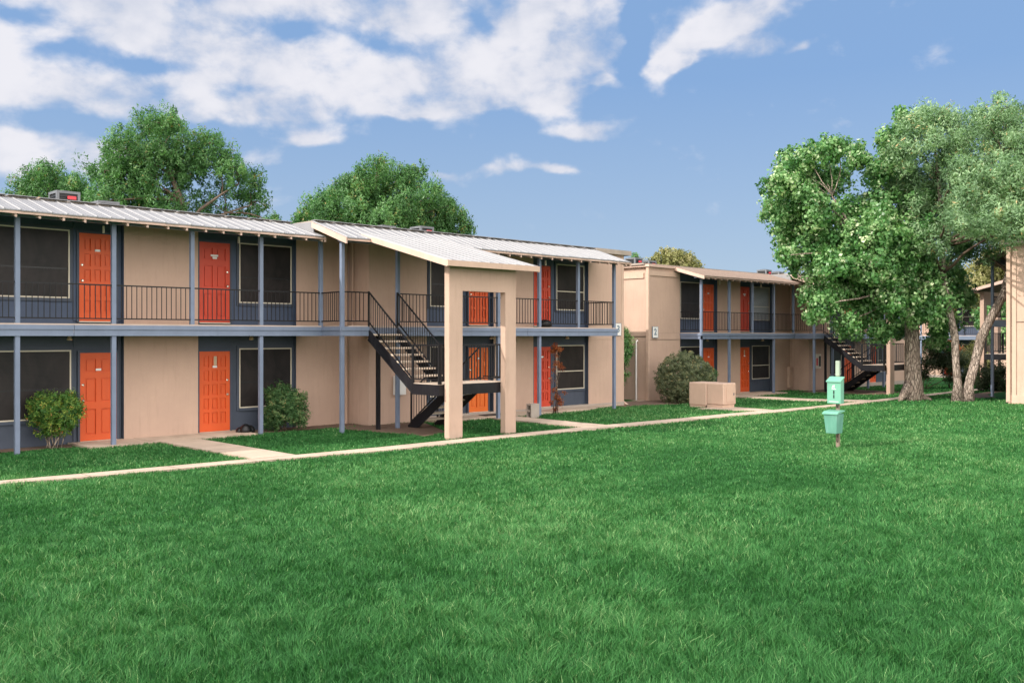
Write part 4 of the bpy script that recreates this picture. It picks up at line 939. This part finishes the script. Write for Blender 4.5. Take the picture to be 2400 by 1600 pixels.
# bush in the gap between the blocks
P_ = at(1468, 830, 38)
simple = [(tuple(at(1462, 800, 38)), .34), (tuple(at(1468, 825, 38)), .28), (tuple(at(1455, 780, 38)), .28), (tuple(at(1455, 840, 38)), .35), (tuple(at(1450, 880, 38)), .35)]
make_bush('gap_shrub', (at(1452, 900, 38).x, at(1452, 900, 38).y, gz(27, 25)), simple, 6000, 'plane', .09, .55, 'green leafy shrub poking out of the gap between the two blocks', stems=5, cr=.14, fill=.4)
# vine-like red plant by the near block door
bx, by = 21.95, 20.35
make_bush('red_leaf_plant', (bx, by, gz(bx, by)), rel(bx, by, [(.03,2.08,0,.15),(.16,2.02,0,.11),(-.08,1.98,0,.09),(.03,1.85,0,.07),(.12,1.55,0,.12),(.22,1.48,0,.08),(-.03,1.38,0,.07),(-.1,1.05,0,.06),(-.03,.75,0,.08),(.08,.58,0,.10),(.15,.42,0,.13),(.28,.7,0,.06),(-.1,.35,0,.07),(.03,.15,0,.08)]),
  2300, 'rust', .050, .4, 'tall thin plant with rust-red leaves beside the orange door of the near block', stems=7, cr=.09, fill=.2)
def bush_px(name, lst, d, base_px, n, leaf, size, ratio, label, stems=5, **kw):
    b = at(*base_px, d); make_bush(name, (b.x, b.y, gz(b.x, b.y)), blob_px(lst, d, .4), n, leaf, size, ratio, label, stems, **kw)
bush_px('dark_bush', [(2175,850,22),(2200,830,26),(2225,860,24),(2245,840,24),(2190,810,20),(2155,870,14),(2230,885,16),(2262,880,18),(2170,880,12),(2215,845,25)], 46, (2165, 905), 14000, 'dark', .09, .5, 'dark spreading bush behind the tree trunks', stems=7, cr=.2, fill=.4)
bush_px('red_top_bush', [(2225,815,16),(2208,808,12),(2240,822,14)], 46.6, (2225, 905), 3000, 'rust', .09, .5, 'bush with reddish top above the dark bush', stems=4, cr=.14, fill=.3)
bush_px('pale_bush', [(2275,830,24),(2290,850,22),(2262,845,18),(2308,850,20),(2300,875,18)], 52, (2285, 905), 8000, 'yellow', .10, .5, 'pale leafy bush between the two cedar stems', stems=4, cr=.2, fill=.4)
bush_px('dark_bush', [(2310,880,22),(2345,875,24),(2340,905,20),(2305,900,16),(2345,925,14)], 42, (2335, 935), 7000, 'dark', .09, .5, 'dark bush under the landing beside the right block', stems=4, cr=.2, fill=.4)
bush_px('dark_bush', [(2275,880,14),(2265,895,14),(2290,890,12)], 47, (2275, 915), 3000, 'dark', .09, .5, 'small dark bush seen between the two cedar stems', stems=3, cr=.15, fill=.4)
# nearby concrete plinth seen between stems

# ---------------------------------------------------------------- grass
def in_poly(x, y, poly):
    ins = np.zeros(len(x), bool); n = len(poly); j = n-1
    for i in range(n):
        xi, yi = poly[i]; xj, yj = poly[j]
        c = ((yi > y) != (yj > y)) & (x < (xj-xi)*(y-yi)/((yj-yi) or 1e-9)+xi); ins ^= c; j = i
    return ins
def vnoise(x, y, s, seed):
    r = np.random.default_rng(seed); G = r.random((64, 64)); u, v = x/s, y/s; i, j = np.floor(u).astype(int), np.floor(v).astype(int); fu, fv = u-i, v-j
    fu = fu*fu*(3-2*fu); fv = fv*fv*(3-2*fv); g = lambda a, b: G[a % 64, b % 64]
    return (g(i,j)*(1-fu)+g(i+1,j)*fu)*(1-fv)+(g(i,j+1)*(1-fu)+g(i+1,j+1)*fu)*fv
def grass():
    V, F, T = [], [], []; base = 0
    # (near depth, far depth, blades per m2, blade width, blade height)
    for d0, d1, dens, bw, bh in ((4.2, 5.9, 2500, .0060, .085), (5.9, 8.5, 6000, .0050, .085), (8.5, 12, 3600, .0060, .068), (12, 17, 2100, .0078, .055), (17, 24, 1100, .011, .045), (24, 34, 420, .018, .05), (34, 52, 140, .03, .05)):
        n = int(.88*(d1*d1-d0*d0)*dens)
        d = np.sqrt(RNG.uniform(d0*d0, d1*d1, n)); l = RNG.uniform(-.62, .90, n)*d
        x = FW[0]*d + RT[0]*l; y = FW[1]*d + RT[1]*l
        ok = (y < 22.3+(x > 26)*.8) | (x > 55)
        ok &= ~((x > 35.75) & (y < 11.5)) & ~((x > 26.5) & (x < 29.9) & (y > 21))
        ex = (vnoise(x, y, .22, 21)-.5)*.16 + RNG.normal(0, .02, n); ey = (vnoise(x, y, .22, 22)-.5)*.16 + RNG.normal(0, .02, n)
        for p in KEEP_OFF: ok &= ~in_poly(x + ex, y + ey, p)
        x, y = x[ok], y[ok]; n = len(x)
        cl = vnoise(x, y, .16, 3)*.5 + vnoise(x, y, .45, 4)*.3 + vnoise(x, y, 2.2, 5)*.35
        big = vnoise(x, y, 1.3, 6)*.5 + vnoise(x, y, 4.5, 7)*.5
        keep = RNG.random(n) < .55 + .6*cl
        x, y, cl, big = x[keep], y[keep], cl[keep], big[keep]; n = len(x)
        z = ground_z(x, y); h = bh*(.45+1.0*cl)*RNG.uniform(.6, 1.35, n)*(.8+.4*big); wd = bw*RNG.uniform(.7, 1.3, n)
        sh = (y > 21.2) ; h = np.where(sh, h*.6, h)
        an = RNG.uniform(0, 2*np.pi, n); lean = RNG.uniform(.1, 1.1, n)*h
        # neighbouring blades lean the same way, as combed tufts do
        ang2 = vnoise(x, y, .35, 8)*4*np.pi; an = np.where(RNG.random(n) < .55, ang2 + RNG.normal(0, .5, n), an)
        dx, dy = np.cos(an), np.sin(an); sx, sy = -dy*wd/2, dx*wd/2
        # blade turned at random about its own axis
        tw_ = RNG.uniform(0, 2*np.pi, n); sx, sy = np.cos(tw_)*wd/2, np.sin(tw_)*wd/2
        z0 = z - .008
        p = [np.stack([x-sx, y-sy, z0], 1), np.stack([x+sx, y+sy, z0], 1),
             np.stack([x+dx*lean*.35+sx*.8, y+dy*lean*.35+sy*.8, z+h*.62], 1), np.stack([x+dx*lean*.35-sx*.8, y+dy*lean*.35-sy*.8, z+h*.62], 1),
             np.stack([x+dx*lean+sx*.15, y+dy*lean+sy*.15, z+h*.95], 1), np.stack([x+dx*lean-sx*.15, y+dy*lean-sy*.15, z+h*.95], 1)]
        V.append(np.stack(p, 1).reshape(-1, 3)); b0 = base + 6*np.arange(n)[:, None]
        F.append(np.stack([b0+np.array([0,1,2,3]), b0+np.array([3,2,4,5])], 1).reshape(-1, 4)); base += 6*n
        tn = np.clip(-.04 + .60*big + .25*cl + RNG.normal(0, .22, n) + (RNG.random(n) > .92)*.35, 0, 1); T.append(np.repeat(tn, 2))  # a random share of blades is painted brighter as highlights
    me = mesh_np('grass', np.concatenate(V), np.concatenate(F), np.concatenate(T), LM['grass'], 4)
    o = bpy.data.objects.new('grass', me); COL.objects.link(o); tag(o, 'lush green mown grass blades of the courtyard lawn', 'grass', kind='stuff')
    print('grass blades', base//6)
grass()
